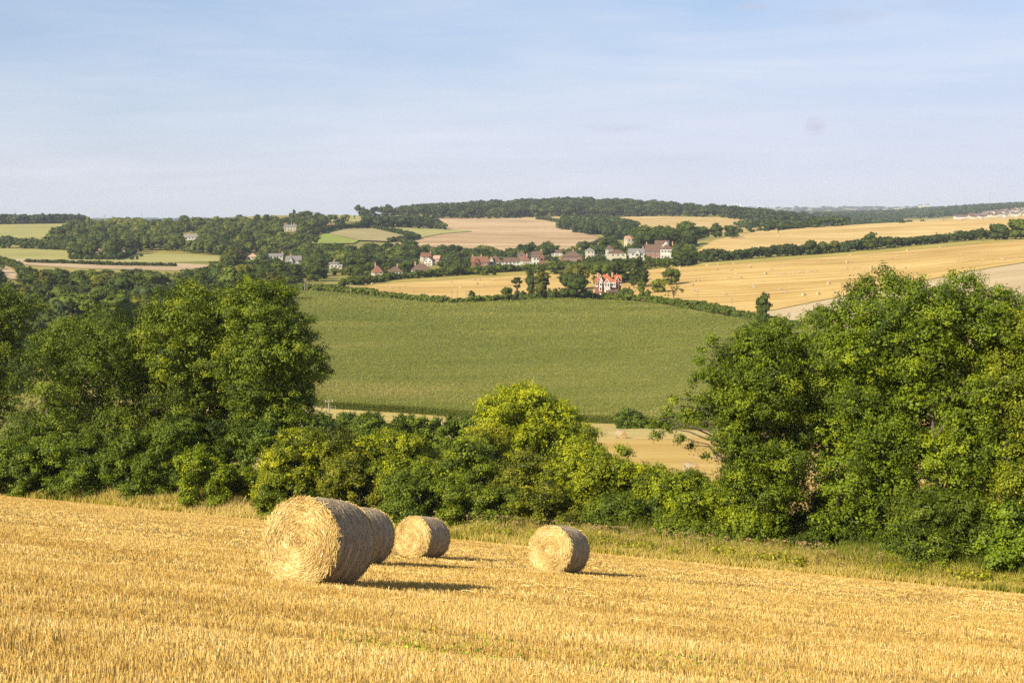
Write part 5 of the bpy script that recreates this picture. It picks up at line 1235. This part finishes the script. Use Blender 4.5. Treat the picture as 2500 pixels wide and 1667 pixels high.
p, _ = fill_screen([(885, 558), (890, 545), (930, 548), (1010, 545), (1050, 548), (1090, 563), (1040, 562), (960, 556)], 130, 31)
wood('hill_copse', 'dark copse above the hill pasture at the left of the brown hill field', p, 12, (0.048, 0.066, 0.028), 32, 0.9, (8, 6, 9))
p, _ = fill_screen([(1780, 560), (1850, 545), (1900, 540), (1985, 548), (2080, 548), (2060, 556), (1960, 560), (1900, 572)], 120, 33, ymin=1500)
wood('vale_wood', 'trees in the dip behind the crest of the upper wheat field', p, 11, (0.055, 0.078, 0.034), 34, 1.1)
p, u = fill_uy(1880, 2640, 2100, 3600, 800, 35)
ok = (u < 2200) | (p[:, 1] < 2500) 
wood('vale_wood', 'scattered trees over the hazy plain on the right', p[ok], 11, (0.055, 0.078, 0.036), 36, 1.5, (6, 4, 7))
rs = np.random.RandomState(37); u = rs.uniform(1990, 2640, 2600); Y = rs.uniform(3600, 5600, 2600); X = (u*K - CU)/FD*Y
vz = 505 - 3472*ground(X, Y)/Y; ok = ~((u > 2310) & (vz > np.interp(u, [2310, 2350, 2500, 2640], [540, 528, 508, 500])))
wood('far_hillside_wood', 'blue hazy wood on the far right hillside above the town', np.c_[X, Y][ok], 13, (0.05, 0.072, 0.036), 38, 2.2, (6, 4, 6))
rs = np.random.RandomState(39); u = rs.uniform(-100, 2640, 1200); Y = rs.uniform(8000, 13000, 1200)
wood('horizon_wood', 'faint woods on the hazy horizon', np.c_[(u*K - CU)/FD*Y, Y], 16, (0.05, 0.07, 0.04), 40, 5.0, (6, 3, 5), wide=3)

# ------------------------------------------------------------------ single trees of the middle distance
PROT = [[(690, 700), (1090, 736), (1600, 734), (1880, 790), (1880, 1000), (690, 1000)],          # maize
        [(850, 712), (960, 690), (1280, 672), (1380, 669), (1380, 728), (1060, 736)], [(1580, 660), (1900, 638), (2500, 588), (2500, 640), (1889, 757), (1640, 740), (1570, 700)],
        [(0, 610), (170, 613), (400, 624), (540, 630), (540, 640), (440, 660), (190, 655), (0, 640)], [(0, 645), (60, 680), (0, 672)],
        [(1000, 590), (1050, 540), (1300, 536), (1480, 580), (1400, 606), (1050, 606)], [(740, 588), (810, 573), (940, 562), (990, 578), (950, 590), (860, 594)], [(1700, 612), (1750, 588), (2100, 560), (2500, 545), (2500, 550), (2100, 592), (1900, 602)]]
def clear(X, Y, H, hw):
    z = float(ground(X, Y)); u, vb = proj(X, Y, z); _, vt = proj(X, Y, z + H); wpx = hw*3472/Y
    tu = np.array([u, u, u - wpx*.6, u + wpx*.6, u]); tv = np.array([vb - 1, vt + 4, (vb+vt)/2, (vb+vt)/2, (vb*.35+vt*.65)])
    for p_ in PROT:
        if in_poly(tu, tv, p_).any(): return False
    for (a, b, t, fb, hy) in HOUSES:
        if Y < hy + 8 and u + wpx*.7 > a and u - wpx*.7 < b and vt < t + (fb - t)*0.55 and vb > t: return False
        if abs(Y - hy) < 12 and u + wpx*.4 > a and u - wpx*.4 < b: return False
    return True
def zone(place, group, u0, u1, y0, y1, n, hr, seed, kinds, hues, gap=0.55, ok=None, tries=14000):
    rs = np.random.RandomState(seed); got = []
    for _ in range(tries):
        if len(got) >= n: break
        Y = math.sqrt(rs.uniform(y0**2, y1**2)); u = rs.uniform(u0, u1); X = (u*K - CU)/FD*Y
        kd = kinds[rs.randint(len(kinds))]; H = rs.uniform(*hr)*(0.75 if kd == 'bush' else 1); wd = rs.uniform(.95, 1.3); hw = PROTO[kd][0][3]*H/10*wd
        if any((X - a)**2 + (Y - b)**2 < ((hw + c)*gap)**2 for a, b, c in PLACED): continue
        if ok is not None and not ok(u, Y): continue
        if not clear(X, Y, H, hw): continue
        PLACED.append((X, Y, hw)); got.append((u, X, Y, H, kd, hues[rs.randint(len(hues))], wd))
    got.sort(); 
    nrow = 4 if len(got) > 45 else (2 if len(got) > 16 else 1)
    ys = np.quantile([g_[2] for g_ in got], np.linspace(0, 1, nrow + 1)); rn = {1: [''], 2: ['nearer ', 'farther '], 4: ['nearest ', 'second ', 'third ', 'farthest ']}[nrow]
    cnt = {}
    for (u, X, Y, H, kd, hue, wd) in got:
        k = min(nrow - 1, int(np.searchsorted(ys[1:], Y))); cnt[k] = cnt.get(k, 0) + 1
        far_tree(X, Y, H, kd, hue, '%s %s tree, %s from left in %srow of %s' % (SHAPE[kd], hue, ordn(cnt[k]), rn[k], place), group, wd)
    print('ZONE', place, len(got), n)
    return len(got)
PLACED = []
def one(u, vt, vb, wpx, kind, hue, label, Y=None, group=None, parts=True):
    if Y is None: X, Y, z = S(u, vb)
    else: X, Y, z = UY(u, Y)
    px = Y/3472.0; H = -(vt - 505)*px - z
    hw = PROTO[kind][0][3]*H/10
    PLACED.append((X, Y, wpx*px/2))
    return far_tree(X, Y, H, kind, hue, label, group, max(.5, wpx*px/2/hw), parts=parts, var=0)
GVT = 'trees around the villa'
one(1237, 694, 733, 34, 'round', 'mid green', 'small round tree standing left of the villa group, leftmost of it', group=GVT)
one(1262, 674, 735, 30, 'cedar', 'dark green', 'dark flat topped cedar left of the villa', group=GVT)
one(1268, 698, 735, 46, 'bush', 'dark green', 'dark rounded bush below the flat topped cedar', group=GVT)
one(1296, 648, 734, 30, 'tall', 'dark green', 'tall dark narrow tree right of the flat topped cedar', group=GVT)
one(1322, 648, 735, 48, 'tall', 'olive green', 'tall ivy clad olive tree left of the widest dark tree', group=GVT)
one(1305, 705, 737, 50, 'bush', 'mid green', 'green bush at the foot of the tall ivy clad tree', group=GVT)
one(1350, 690, 735, 40, 'bush', 'dark green', 'dark bush between the ivy clad tree and the widest dark tree', group=GVT)
one(1400, 654, 734, 92, 'round', 'dark green', 'widest dark round tree just left of the villa', group=GVT)
one(1405, 634, 720, 70, 'round', 'olive green', 'olive tree showing above the widest dark tree', Y=700, group=GVT)
one(1440, 700, 733, 26, 'bush', 'dark green', 'dark bush at the left corner of the villa', Y=648, group=GVT)
one(1470, 630, 705, 60, 'round', 'mid green', 'green tree behind the roof of the villa on the left', Y=730, group=GVT)
one(1508, 618, 705, 84, 'round', 'dark green', 'large dark tree behind the roof of the villa', Y=745, group=GVT)
one(1548, 648, 722, 36, 'tall', 'dark green', 'narrow dark tree right of the villa roof', Y=690, group=GVT)
one(1570, 646, 722, 42, 'tall', 'dark green', 'second narrow dark tree right of the villa roof', Y=700, group=GVT)
one(1530, 690, 732, 56, 'bush', 'mid green', 'rounded green bush at the right side of the villa', Y=625, group=GVT)
one(1573, 694, 734, 40, 'bush', 'mid green', 'rounded bush right of the one beside the villa', Y=612, group=GVT)
one(1566, 680, 722, 26, 'tall', 'light green', 'small light green tree in front of the narrow dark pair', Y=650, group=GVT)
one(1640, 646, 706, 48, 'round', 'mid green', 'large round tree at the left end of the sloping bale field', Y=700, group=GVT)
one(1608, 674, 716, 44, 'round', 'yellow-green', 'yellow-green tree between the villa bushes and the bale field', Y=655, group=GVT)
one(1645, 692, 738, 52, 'sparse', 'olive green', 'open olive tree leaning over the hedge right of the villa', group=GVT)
one(1497, 718, 726, 14, 'bush', 'golden', 'small golden bush beside the garden shed', Y=640, group=GVT)
GS = 'single trees standing in the fields'
one(835, 676, 713, 26, 'round', 'mid green', 'small tree at the left tip of the far bale field', group=GS)
one(1076, 711, 743, 42, 'bush', 'mid green', 'rounded bush in the hedge below the middle of the bale field', group=GS)
one(1153, 706, 739, 22, 'tall', 'dark green', 'small slim tree in the hedge between the rounded bush and the villa', group=GS)
one(1861, 705, 800, 46, 'tall', 'mid green', 'lone upright tree in front of the grey stubble on the right', group=GS)
one(2008, 738, 800, 70, 'round', 'blue-green', 'pale bluish tree beside the top of the right ash trees', Y=440, group=GS)
one(2203, 534, 545, 20, 'bush', 'dark green', 'round dark bush alone on the crest of the upper wheat field', group=GS)
one(1805, 552, 568, 22, 'bush', 'dark green', 'left one of three dark bushes below the ridge field', group=GS)
one(1837, 556, 567, 20, 'bush', 'dark green', 'middle one of three dark bushes below the ridge field', group=GS)
one(1871, 554, 565, 22, 'bush', 'dark green', 'right one of three dark bushes below the ridge field', group=GS)
one(450, 521, 545, 28, 'round', 'dark green', 'dark tree standing out on the skyline above the left wood', Y=1880, group=GS)
one(509, 532, 548, 24, 'round', 'dark green', 'round tree at the left edge of the crest field', Y=1800, group=GS)
one(842, 520, 550, 26, 'round', 'yellow-green', 'bright yellow-green tree on the skyline right of the left wood', Y=1880, group=GS)
one(718, 508, 535, 9, 'tall', 'dark green', 'slender dark conifer spire above the left wood', Y=1800, group=GS)
one(241, 633, 648, 10, 'tall', 'dark green', 'small dark tree in the thin hedge of the tan strip, left one', group=GS)
one(307, 637, 651, 9, 'tall', 'dark green', 'small dark tree in the thin hedge of the tan strip, right one', group=GS)
one(322, 624, 635, 12, 'round', 'dark green', 'left of two small trees on the left pasture', group=GS)
one(335, 621, 634, 9, 'round', 'dark green', 'right of two small trees on the left pasture', group=GS)
one(345, 617, 627, 11, 'round', 'dark green', 'small tree by the upper edge of the left pasture', group=GS)
GHd = 'trees rising from the long hedge above the bale field'
one(1661, 600, 651, 62, 'round', 'dark green', 'large dark tree right of the tall white house', group=GHd)
one(1770, 608, 637, 18, 'tall', 'dark green', 'slim tree near the left end of the long hedge', group=GHd)
one(1979, 578, 622, 36, 'round', 'dark green', 'first round tree of the long hedge right of its slim tree', group=GHd)
one(2010, 583, 620, 26, 'round', 'mid green', 'second round tree of the long hedge', group=GHd)
one(2036, 581, 617, 28, 'round', 'olive green', 'third, olive tree of the long hedge', group=GHd)
one(2066, 584, 616, 34, 'bush', 'dark green', 'dark bushy tree right of the olive one in the long hedge', group=GHd)
one(2124, 562, 612, 42, 'tall', 'mid green', 'tallest pointed tree in the middle of the long hedge', group=GHd)
one(2175, 575, 606, 30, 'round', 'dark green', 'round tree right of the tallest in the long hedge', group=GHd)
one(2395, 552, 590, 18, 'tall', 'dark green', 'small standard tree left of the big dark pair in the hedge', group=GHd)
one(2440, 538, 587, 58, 'round', 'dark green', 'left of the two big dark trees at the right end of the hedge', group=GHd)
one(2492, 524, 585, 70, 'round', 'mid green', 'right of the two big trees at the hedge end, cut by the frame', group=GHd)
VI = ['mid green', 'dark green', 'mid green', 'olive green', 'dark green', 'light green']
lim = lambda u, Y: True
zone('wood behind the village', 'trees behind the right end of the village', 1548, 1700, 1060, 1260, 30, (12, 17), 41, ['round'], ['dark green', 'mid green', 'dark green'], .5)
zone('upper wheat field', 'trees beside the upper wheat field', 1690, 1790, 1160, 1260, 8, (9, 13), 42, ['round', 'bush'], ['dark green'], .5)
zone('right village gardens', 'trees in the right of the village', 1380, 1680, 850, 1060, 26, (6, 12), 43, ['round', 'round', 'tall', 'bush', 'conifer'], VI, .5)
zone('left village gardens', 'trees in the left of the village', 850, 1380, 850, 1180, 56, (5, 11.5), 44, ['round', 'round', 'bush', 'tall', 'conifer'], VI + ['yellow-green'], .5)
zone('hamlet gardens', 'trees between hamlet and village', 560, 900, 900, 1200, 34, (8, 14), 45, ['round', 'round', 'tall', 'bush'], VI + ['dusky purple'], .5)
zone('left valley wood', 'trees of the valley wood', -40, 730, 470, 900, 112, (9, 15.5), 46, ['round', 'round', 'round', 'tall'], VI + ['blue-green', 'yellow-green'], .5)
p, uv = fill_screen([(560, 640), (640, 605), (735, 604), (745, 594), (870, 600), (960, 600), (1010, 612), (1010, 640), (900, 665), (800, 690), (700, 690), (600, 665)], 230, 61, avoid=AV, gap=(13, 5))
keep = [i for i in range(len(p)) if clear(p[i, 0], p[i, 1], 12.5, 4.6)]
wood('hamlet_wood', 'close trees filling the slope between the left hamlet and the village', p[keep], 10.0, (0.078, 0.098, 0.027), 62, 0.5, (10, 9, 11), hvar=.35)
p, u = fill_uy(985, 1500, 1080, 1290, 150, 63)
keep = [i for i in range(len(p)) if clear(p[i, 0], p[i, 1], 7.0, 3.5)]
wood('village_wood', 'belt of trees behind the village below the brown hill field', p[keep], 9.5, (0.070, 0.090, 0.027), 64, 0.5, (10, 9, 11), hvar=.35)
# the rest of the valley floor on the left: smaller trees between the counted ones, read as one mass
p, u = fill_uy(-400, 740, 330, 1150, 1500, 47)
keep = [i for i in range(len(p)) if clear(p[i, 0], p[i, 1], 7.5, 3.4)]
wood('valley_undergrowth', 'close mass of smaller trees and scrub filling the valley wood', p[keep], 7.0, (0.075, 0.096, 0.026), 48, 0.42, (8, 7, 10), kinds=('round', 'bush'))
p, u = fill_uy(840, 1690, 850, 1150, 420, 65)
keep = [i for i in range(len(p)) if clear(p[i, 0], p[i, 1], 8.5, 3.4)]
wood('garden_trees', 'garden trees standing close between the village houses', p[keep], 7.0, (0.072, 0.094, 0.026), 66, 0.42, (10, 9, 11), hvar=.35)
p, u = fill_uy(740, 1700, 860, 1230, 420, 49)
keep = [i for i in range(len(p)) if clear(p[i, 0], p[i, 1], 4.2, 2.5)]
wood('garden_shrubs', 'garden shrubs and scrub between the village houses', p[keep], 3.4, (0.088, 0.112, 0.028), 50, 0.45, (8, 6, 8), kinds=('bush', 'round'), wide=1.3)

# ------------------------------------------------------------------ poles, masts, far buildings
GP = 'telegraph poles along the field edges'
def pole(u, vt, vb, label, Y=None):
    if Y is None: X, Y, z = S(u, vb)
    else: X, Y, z = UY(u, Y)
    h = -(vt - 505)*Y/3472 - z; h = max(5.5, min(h, 10))
    r = empty('telegraph_pole', (X, Y, z), 0.2); T(r, label, 'telegraph pole', GP)
    q = MB(); q.tube([[0, 0, -.5], [0, 0, h*.5], [0, 0, h]], [.16, .14, .11], 8); q.build('pole', M['pole'], r)
    q = MB(); q.box((0, -.14, h - .35), (1.5, .1, .12)); q.build('crossarm', M['pole'], r)
    for x in (-.6, .6):
        q = MB(); q.tube([[x, -.14, h - .29], [x, -.14, h - .1]], .04, 6); q.build('insulator', M['frame'], r)
    return X, Y, z + h
pole(803, 975, 1062, 'telegraph pole nearest the viewer, beside the branch of the left tree')
for u, vt, vb, lb in ((744, 692, 714, 'left one of two close poles by the upper left maize corner'), (750, 690, 713, 'right one of two close poles by the upper left maize corner'), (856, 695, 719, 'pole by the left tip of the bale field'),
        (976, 702, 731, 'pole in the bramble bank left of the rounded bush'), (1010, 708, 737, 'pole close left of the rounded bush in the hedge'), (1103, 713, 741, 'first pole right of the rounded bush'), (1116, 719, 741, 'short second pole right of the rounded bush'), (1138, 715, 740, 'pole just left of the small slim tree'),
        (1262, 638, 664, 'pale pole in front of the wide white house'), (1447, 700, 733, 'pole standing in front of the villa drive'), (1703, 717, 742, 'left pole at the lower edge of the sloping bale field'), (1787, 728, 766, 'right pole at the lower edge of the sloping bale field')):
    pole(u, vt, vb, lb)
def wires():
    P = [np.array(UY(u, Y)) + [0, 0, h] for u, Y, h in ((876, 890, 9.5), (1180, 930, 9), (1262, 940, 9), (1400, 930, 9.2), (1600, 880, 9))]
    q = MB()
    for a, b in zip(P[:-1], P[1:]):
        t = np.linspace(0, 1, 14)[:, None]; pts = a*(1-t) + b*t; pts[:, 2] -= (4*t*(1-t))[:, 0]*1.2; q.tube(pts, .035, 4)
    o = q.build('overhead_cable', M['metal']); T(o, 'thin overhead cable strung across the front of the village', 'cable')
wires()
def fence_bits():
    X, Y, z = S(856, 1022); r = empty('field_gate', (X, Y, z + .02), 1.0); T(r, 'weathered five bar wooden gate beside the dark round valley bush', 'gate')
    q = MB()
    for k in range(5): q.box((0, 0, .25 + .24*k), (3.0, .05, .09))
    q.build('bars', M['pole'], r)
    for x in (-1.6, 1.6):
        q = MB(); q.box((x, 0, .65), (.18, .18, 1.6)); q.build('post', M['pole'], r)
    q = MB(); q.add([[-1.45, -.06, .2], [-1.33, -.06, .2], [1.4, -.06, 1.25], [1.28, -.06, 1.25]], [[0, 1, 2, 3]]); q.build('brace', M['pole'], r)
    X, Y, z = S(1079, 1078); r = empty('rail_fence', (X, Y, z), -0.1); T(r, 'pale wooden rail fence glimpsed behind the hedge left of the yellow-green tree', 'fence')
    for k in range(4):
        q = MB(); q.box((-2.4 + 1.6*k, 0, .6), (.14, .14, 1.4)); q.build('post', M['pole'], r)
    for zz in (.5, 1.0):
        q = MB(); q.box((0, -.1, zz), (5.2, .05, .12)); q.build('rail', M['pole'], r)
    X, Y, z = S(790, 1004); r = empty('wire_fence', (X, Y, z), 0.1); T(r, 'thin post and wire fence on the pasture left of the maize front', 'fence')
    for k in range(6):
        q = MB(); q.box((-2.5 + 1.0*k, 0, .55), (.08, .08, 1.3)); q.build('post', M['pole'], r)
    q = MB()
    for zz in (.4, .75, 1.1): q.tube([[-2.5, -.06, zz], [2.5, -.06, zz]], .012, 4)
    q.build('wire', M['metal'], r)
fence_bits()
def lattice(name, label, cat, u, Y, vt, w0, w1, arms=(), group=None):
    X, Y, z = UY(u, Y); h = -(vt - 505)*Y/3472 - z
    r = empty(name, (X, Y, z)); T(r, label, cat, group)
    q = MB(); n = 9; t = np.linspace(0, 1, n); ww = w0 + (w1 - w0)*t; th = .22 if w0 < 8 else .28
    for sx in (-1, 1):
        for sy in (-1, 1): q.tube(np.c_[sx*ww/2, sy*ww/2, t*h], th, 5)
    for i in range(n - 1):
        for s in (-1, 1):
            q.tube([[-ww[i]/2, s*ww[i]/2, t[i]*h], [ww[i+1]/2, s*ww[i+1]/2, t[i+1]*h]], th*.6, 4); q.tube([[ww[i]/2, s*ww[i]/2, t[i]*h], [-ww[i+1]/2, s*ww[i+1]/2, t[i+1]*h]], th*.6, 4)
    q.build('lattice', M['metal'], r)
    for az, aw in arms:
        q = MB(); q.tube([[-aw, 0, h*az], [0, 0, h*az + 1.2], [aw, 0, h*az]], .25, 4); q.tube([[-aw, 0, h*az], [aw, 0, h*az]], .22, 4); q.build('crossarm', M['metal'], r)
    return r
lattice('radio_mast', 'tall thin lattice radio mast on the hazy skyline at the right', 'mast', 2417, 5200, 464.5, 6.0, 2.4)
GPy = 'pylons on the left skyline'
lattice('electricity_pylon', 'pylon rising above the dark tree belt at the far left', 'pylon', 104, 4200, 520, 8, 2.0, ((.72, 7), (.84, 6), (.95, 4.5)), GPy)
lattice('electricity_pylon', 'pylon at the right end of the dark far left tree belt', 'pylon', 255, 4200, 524, 8, 2.0, ((.72, 7), (.84, 6), (.95, 4.5)), GPy)
lattice('radio_mast', 'very thin mast above the left wood right of the pylons', 'mast', 346, 3600, 519, 1.6, .8)
def tower():
    X, Y, z = UY(1363, 2960); h = -(478.5 - 505)*Y/3472 - z
    r = empty('water_tower', (X, Y, z)); T(r, 'grey tower standing above the trees on the central ridge', 'tower')
    q = MB(); q.tube([[0, 0, 0], [0, 0, h - 7]], 1.9, 16); q.build('shaft', M['metal'], r)
    q = MB(); q.tube([[0, 0, h - 7], [0, 0, h - 6.4], [0, 0, h - .8], [0, 0, h]], [2.2, 2.8, 2.8, 2.4], 18); q.build('tank', M['metal'], r)
tower()
GC = 'white chimneys of a far power station'
for u, vt, lb in ((1764, 498, 'first, taller white chimney beyond the ridge counted from the left'), (1772.5, 498, 'second white chimney beyond the ridge, close right of the first'), (1800, 496.6, 'third white chimney beyond the ridge, left of the smaller pair'), (1808, 496.4, 'rightmost white chimney beyond the ridge')):
    X, Y, z = UY(u, 9500); h = -(vt - 505)*Y/3472 - z
    r = empty('power_station_chimney', (X, Y, z)); T(r, lb, 'chimney', GC)
    q = MB(); q.tube([[0, 0, 0], [0, 0, h*.96]], [4.0, 3.0], 18); q.build('stack', M['frame'], r)
    q = MB(); q.tube([[0, 0, h*.96], [0, 0, h]], 3.1, 18); q.build('rim', M['metal'], r)
def far_town():
    rs = np.random.RandomState(55)
    datas = []
    for wl, rf in ((WM['cream'], RM['brown']), (WM['cream'], RM['brown']), (WM['grey'], RM['brown']), (WM['grey'], RM['grey'])):
        m = MB(); m.box((0, 0, 2.5), (9, 8, 7)); rm = roof_mesh('gable_x', 9, 8, 6, 3.2)
        v1, q1 = np.concatenate(m.v), np.concatenate(m.q); v2, q2, t2 = np.concatenate(rm.v), np.concatenate(rm.q), np.concatenate(rm.t)
        datas.append(mesh_data('far_house', np.r_[v1, v2], [np.r_[q1, q2 + len(v1)], t2 + len(v1)], [wl, rf], np.r_[np.zeros(len(q1)), np.ones(len(q2) + len(t2))]))
    got = []; 
    for _ in range(4000):
        if len(got) >= 95: break
        u = rs.uniform(2330, 2540); top = np.interp(u, [2330, 2380, 2440, 2500, 2540], [534, 527, 519, 513, 510]); bot = np.interp(u, [2330, 2400, 2470, 2540], [537, 535.5, 530, 527])
        v = rs.uniform(top, bot); X, Y, z = S(u, v, 1700)
        if any(abs(X - a) < 12 and abs(Y - b) < 14 for a, b, *_ in got): continue
        got.append((X, Y, z, u, v))
    names = ['cream far house with dark brown roof in the hazy hillside town on the right', 'cream far house with brown roof in the hazy hillside town on the right', 'grey far house with brown roof in the hazy hillside town on the right', 'grey far house with grey roof in the hazy hillside town on the right']
    for X, Y, z, u, v in got:
        k = rs.randint(4); o = bpy.data.objects.new('far_house', datas[k]); o.location = (X, Y, z); o.rotation_euler = (0, 0, rs.uniform(-.4, .6)); link(o); T(o, names[k], 'house', 'houses of the far town')
    for u, Y, w, h, lb in ((2161, 5750, 24, 17, 'left one of the large white far buildings on the hazy plain'), (2190, 5750, 26, 19, 'second large white far building from the left on the plain'), (2203, 5750, 14, 21, 'small white far building right of the second large one'), (2247, 5800, 16, 27, 'white far building just above the far hillside wood'), (2265, 5800, 13, 28, 'rightmost white building above the far hillside wood'), (2174, 4100, 9, 9, 'small white house with steep roof on the hazy plain')):
        X, Y, z = UY(u, Y); r = empty('far_building', (X, Y, z), .1); T(r, lb, 'building', 'white buildings on the far plain')
        q = MB(); q.box((0, 0, h/2 - 1), (w, 16, h + 2)); q.build('wall', WM['white'], r); rm = roof_mesh('gable_x', w, 16, h, h*.18); rm.build('roof', RM['grey'], r)
far_town()
# ------------------------------------------------------------------ light, air, camera
SUN_EL = math.radians(31.0)
SH = unit(np.array([-0.68, -0.73, 0.0]))
sd = np.array([SH[0]*math.cos(SUN_EL), SH[1]*math.cos(SUN_EL), math.sin(SUN_EL)])
sl = bpy.data.lights.new('sun', 'SUN'); sl.energy = 4.9; sl.angle = math.radians(0.53); sl.color = (1.0, 0.90, 0.71)
so = bpy.data.objects.new('sun', sl); so.rotation_euler = Vector(sd).to_track_quat('Z', 'Y').to_euler(); so.location = (-50, -60, 60); link(so)
w = bpy.data.worlds.new('World'); SC.world = w; w.use_nodes = True
nt = w.node_tree; nt.nodes.clear(); g = NT(nt)
sky = nt.nodes.new('ShaderNodeTexSky'); sky.sky_type = 'NISHITA'; sky.sun_disc = False
sky.sun_elevation = SUN_EL; sky.sun_rotation = math.atan2(sd[0], sd[1])
sky.air_density = 1.0; sky.dust_density = 0.6; sky.ozone_density = 2.5; sky.altitude = 60
dirv = nt.nodes.new('ShaderNodeTexCoord').outputs['Generated']
c1 = g.noise(g.mapping(dirv, (0, 0.05, 0.4), (2.2, 2.2, 17)), 1.0, 6, 0.6, 0.6)
c2 = g.noise(g.mapping(dirv, (0.1, -0.06, 1.0), (7, 7, 75)), 1.0, 6, 0.62, 0.8)
cf = g.math('ADD', g.math('MULTIPLY', c1, 0.75), g.math('MULTIPLY', c2, 0.35))
sx = nt.nodes.new('ShaderNodeSeparateXYZ'); nt.links.new(dirv, sx.inputs[0])
veil = g.ramp(sx.outputs[2], [(0.0, 0.96), (0.05, 0.90), (0.13, 0.62), (0.22, 0.40), (0.5, 0.25), (1.0, 0.15)])
wisp = g.ramp(cf, [(0.38, 0.0), (0.70, 1.0)])
veil = g.math('ADD', veil, g.math('MULTIPLY', sx.outputs[0], 0.35))
cov = g.math('ADD', veil, g.math('MULTIPLY', g.math('SUBTRACT', wisp, 0.4), 0.20), True)
hue = g.ramp(sx.outputs[2], [(0.0, VEIL_LO), (0.14, VEIL_HI)])
col = g.mix(cov, sky.outputs[0], g.mix(g.math('MULTIPLY', wisp, 0.5), hue, (8.2, 8.4, 8.9)))
ax = g.math('DIVIDE', sx.outputs[0], g.math('MAXIMUM', sx.outputs[1], 0.05)); az = g.math('DIVIDE', sx.outputs[2], g.math('MAXIMUM', sx.outputs[1], 0.05))
pn = g.noise(g.mapping(dirv, (0, 0, 0.2), (26, 26, 120)), 1.0, 5, 0.6, 0.5)
for a0, e0, wx, hy in ((0.074, 0.0560, 0.026, 0.0050), (0.213, 0.0565, 0.009, 0.0075), (0.232, 0.1345, 0.040, 0.0070), (0.285, 0.143, 0.030, 0.007), (0.17, 0.140, 0.018, 0.004), (0.360, 0.088, 0.008, 0.012), (0.31, 0.1445, 0.016, 0.004)):
    d2 = g.math('ADD', g.math('POWER', g.math('ABSOLUTE', g.math('DIVIDE', g.math('SUBTRACT', ax, a0), wx)), 2.0), g.math('POWER', g.math('ABSOLUTE', g.math('DIVIDE', g.math('SUBTRACT', az, e0), hy)), 2.0))
    f_ = g.math('MULTIPLY', g.math('SUBTRACT', 1.0, d2, True), g.math('MULTIPLY', g.math('SUBTRACT', pn, 0.40), 4.5, True), True)
    col = g.mix(g.math('MULTIPLY', f_, 0.55), col, (5.6, 5.6, 6.7))
bg = nt.nodes.new('ShaderNodeBackground'); bg.inputs[1].default_value = SKY_STR
nt.links.new(col, bg.inputs[0])
wo = nt.nodes.new('ShaderNodeOutputWorld'); nt.links.new(bg.outputs[0], wo.inputs[0])

hz, nt, out = newmat('haze_air'); pv = nt.nodes.new('ShaderNodeVolumePrincipled')
pv.inputs['Color'].default_value = (0.80, 0.88, 1.0, 1); pv.inputs['Density'].default_value = HAZE; pv.inputs['Anisotropy'].default_value = 0.0
pv.inputs['Density Attribute'].default_value = ''
nt.links.new(pv.outputs[0], out.inputs['Volume'])
hz.cycles.homogeneous_volume = True
hb = MB(); hb.box((0, 6900, -84), (26000, 14600, 300)); T(hb.build('haze', hz), 'thin summer haze over the downs', kind='stuff')

cam = bpy.data.cameras.new('camera'); cam.sensor_width = 36.0; cam.lens = FD/2352.0*36.0
cam.shift_y = -(784.0 - HV)/2352.0; cam.clip_start = 0.1; cam.clip_end = 40000
co = bpy.data.objects.new('camera', cam); co.rotation_euler = (math.pi/2, 0, 0); link(co); SC.camera = co
SC.render.engine = 'CYCLES'
cy = SC.cycles; cy.use_denoising = False
cy.max_bounces = 6; cy.diffuse_bounces = 3; cy.transmission_bounces = 4; cy.volume_bounces = 0; cy.transparent_max_bounces = 8
cy.use_adaptive_sampling = True; cy.adaptive_threshold = 0.01
SC.view_settings.view_transform = 'Standard'; SC.view_settings.look = 'None'
SC.view_settings.exposure = EXPO; SC.view_settings.gamma = 1.0
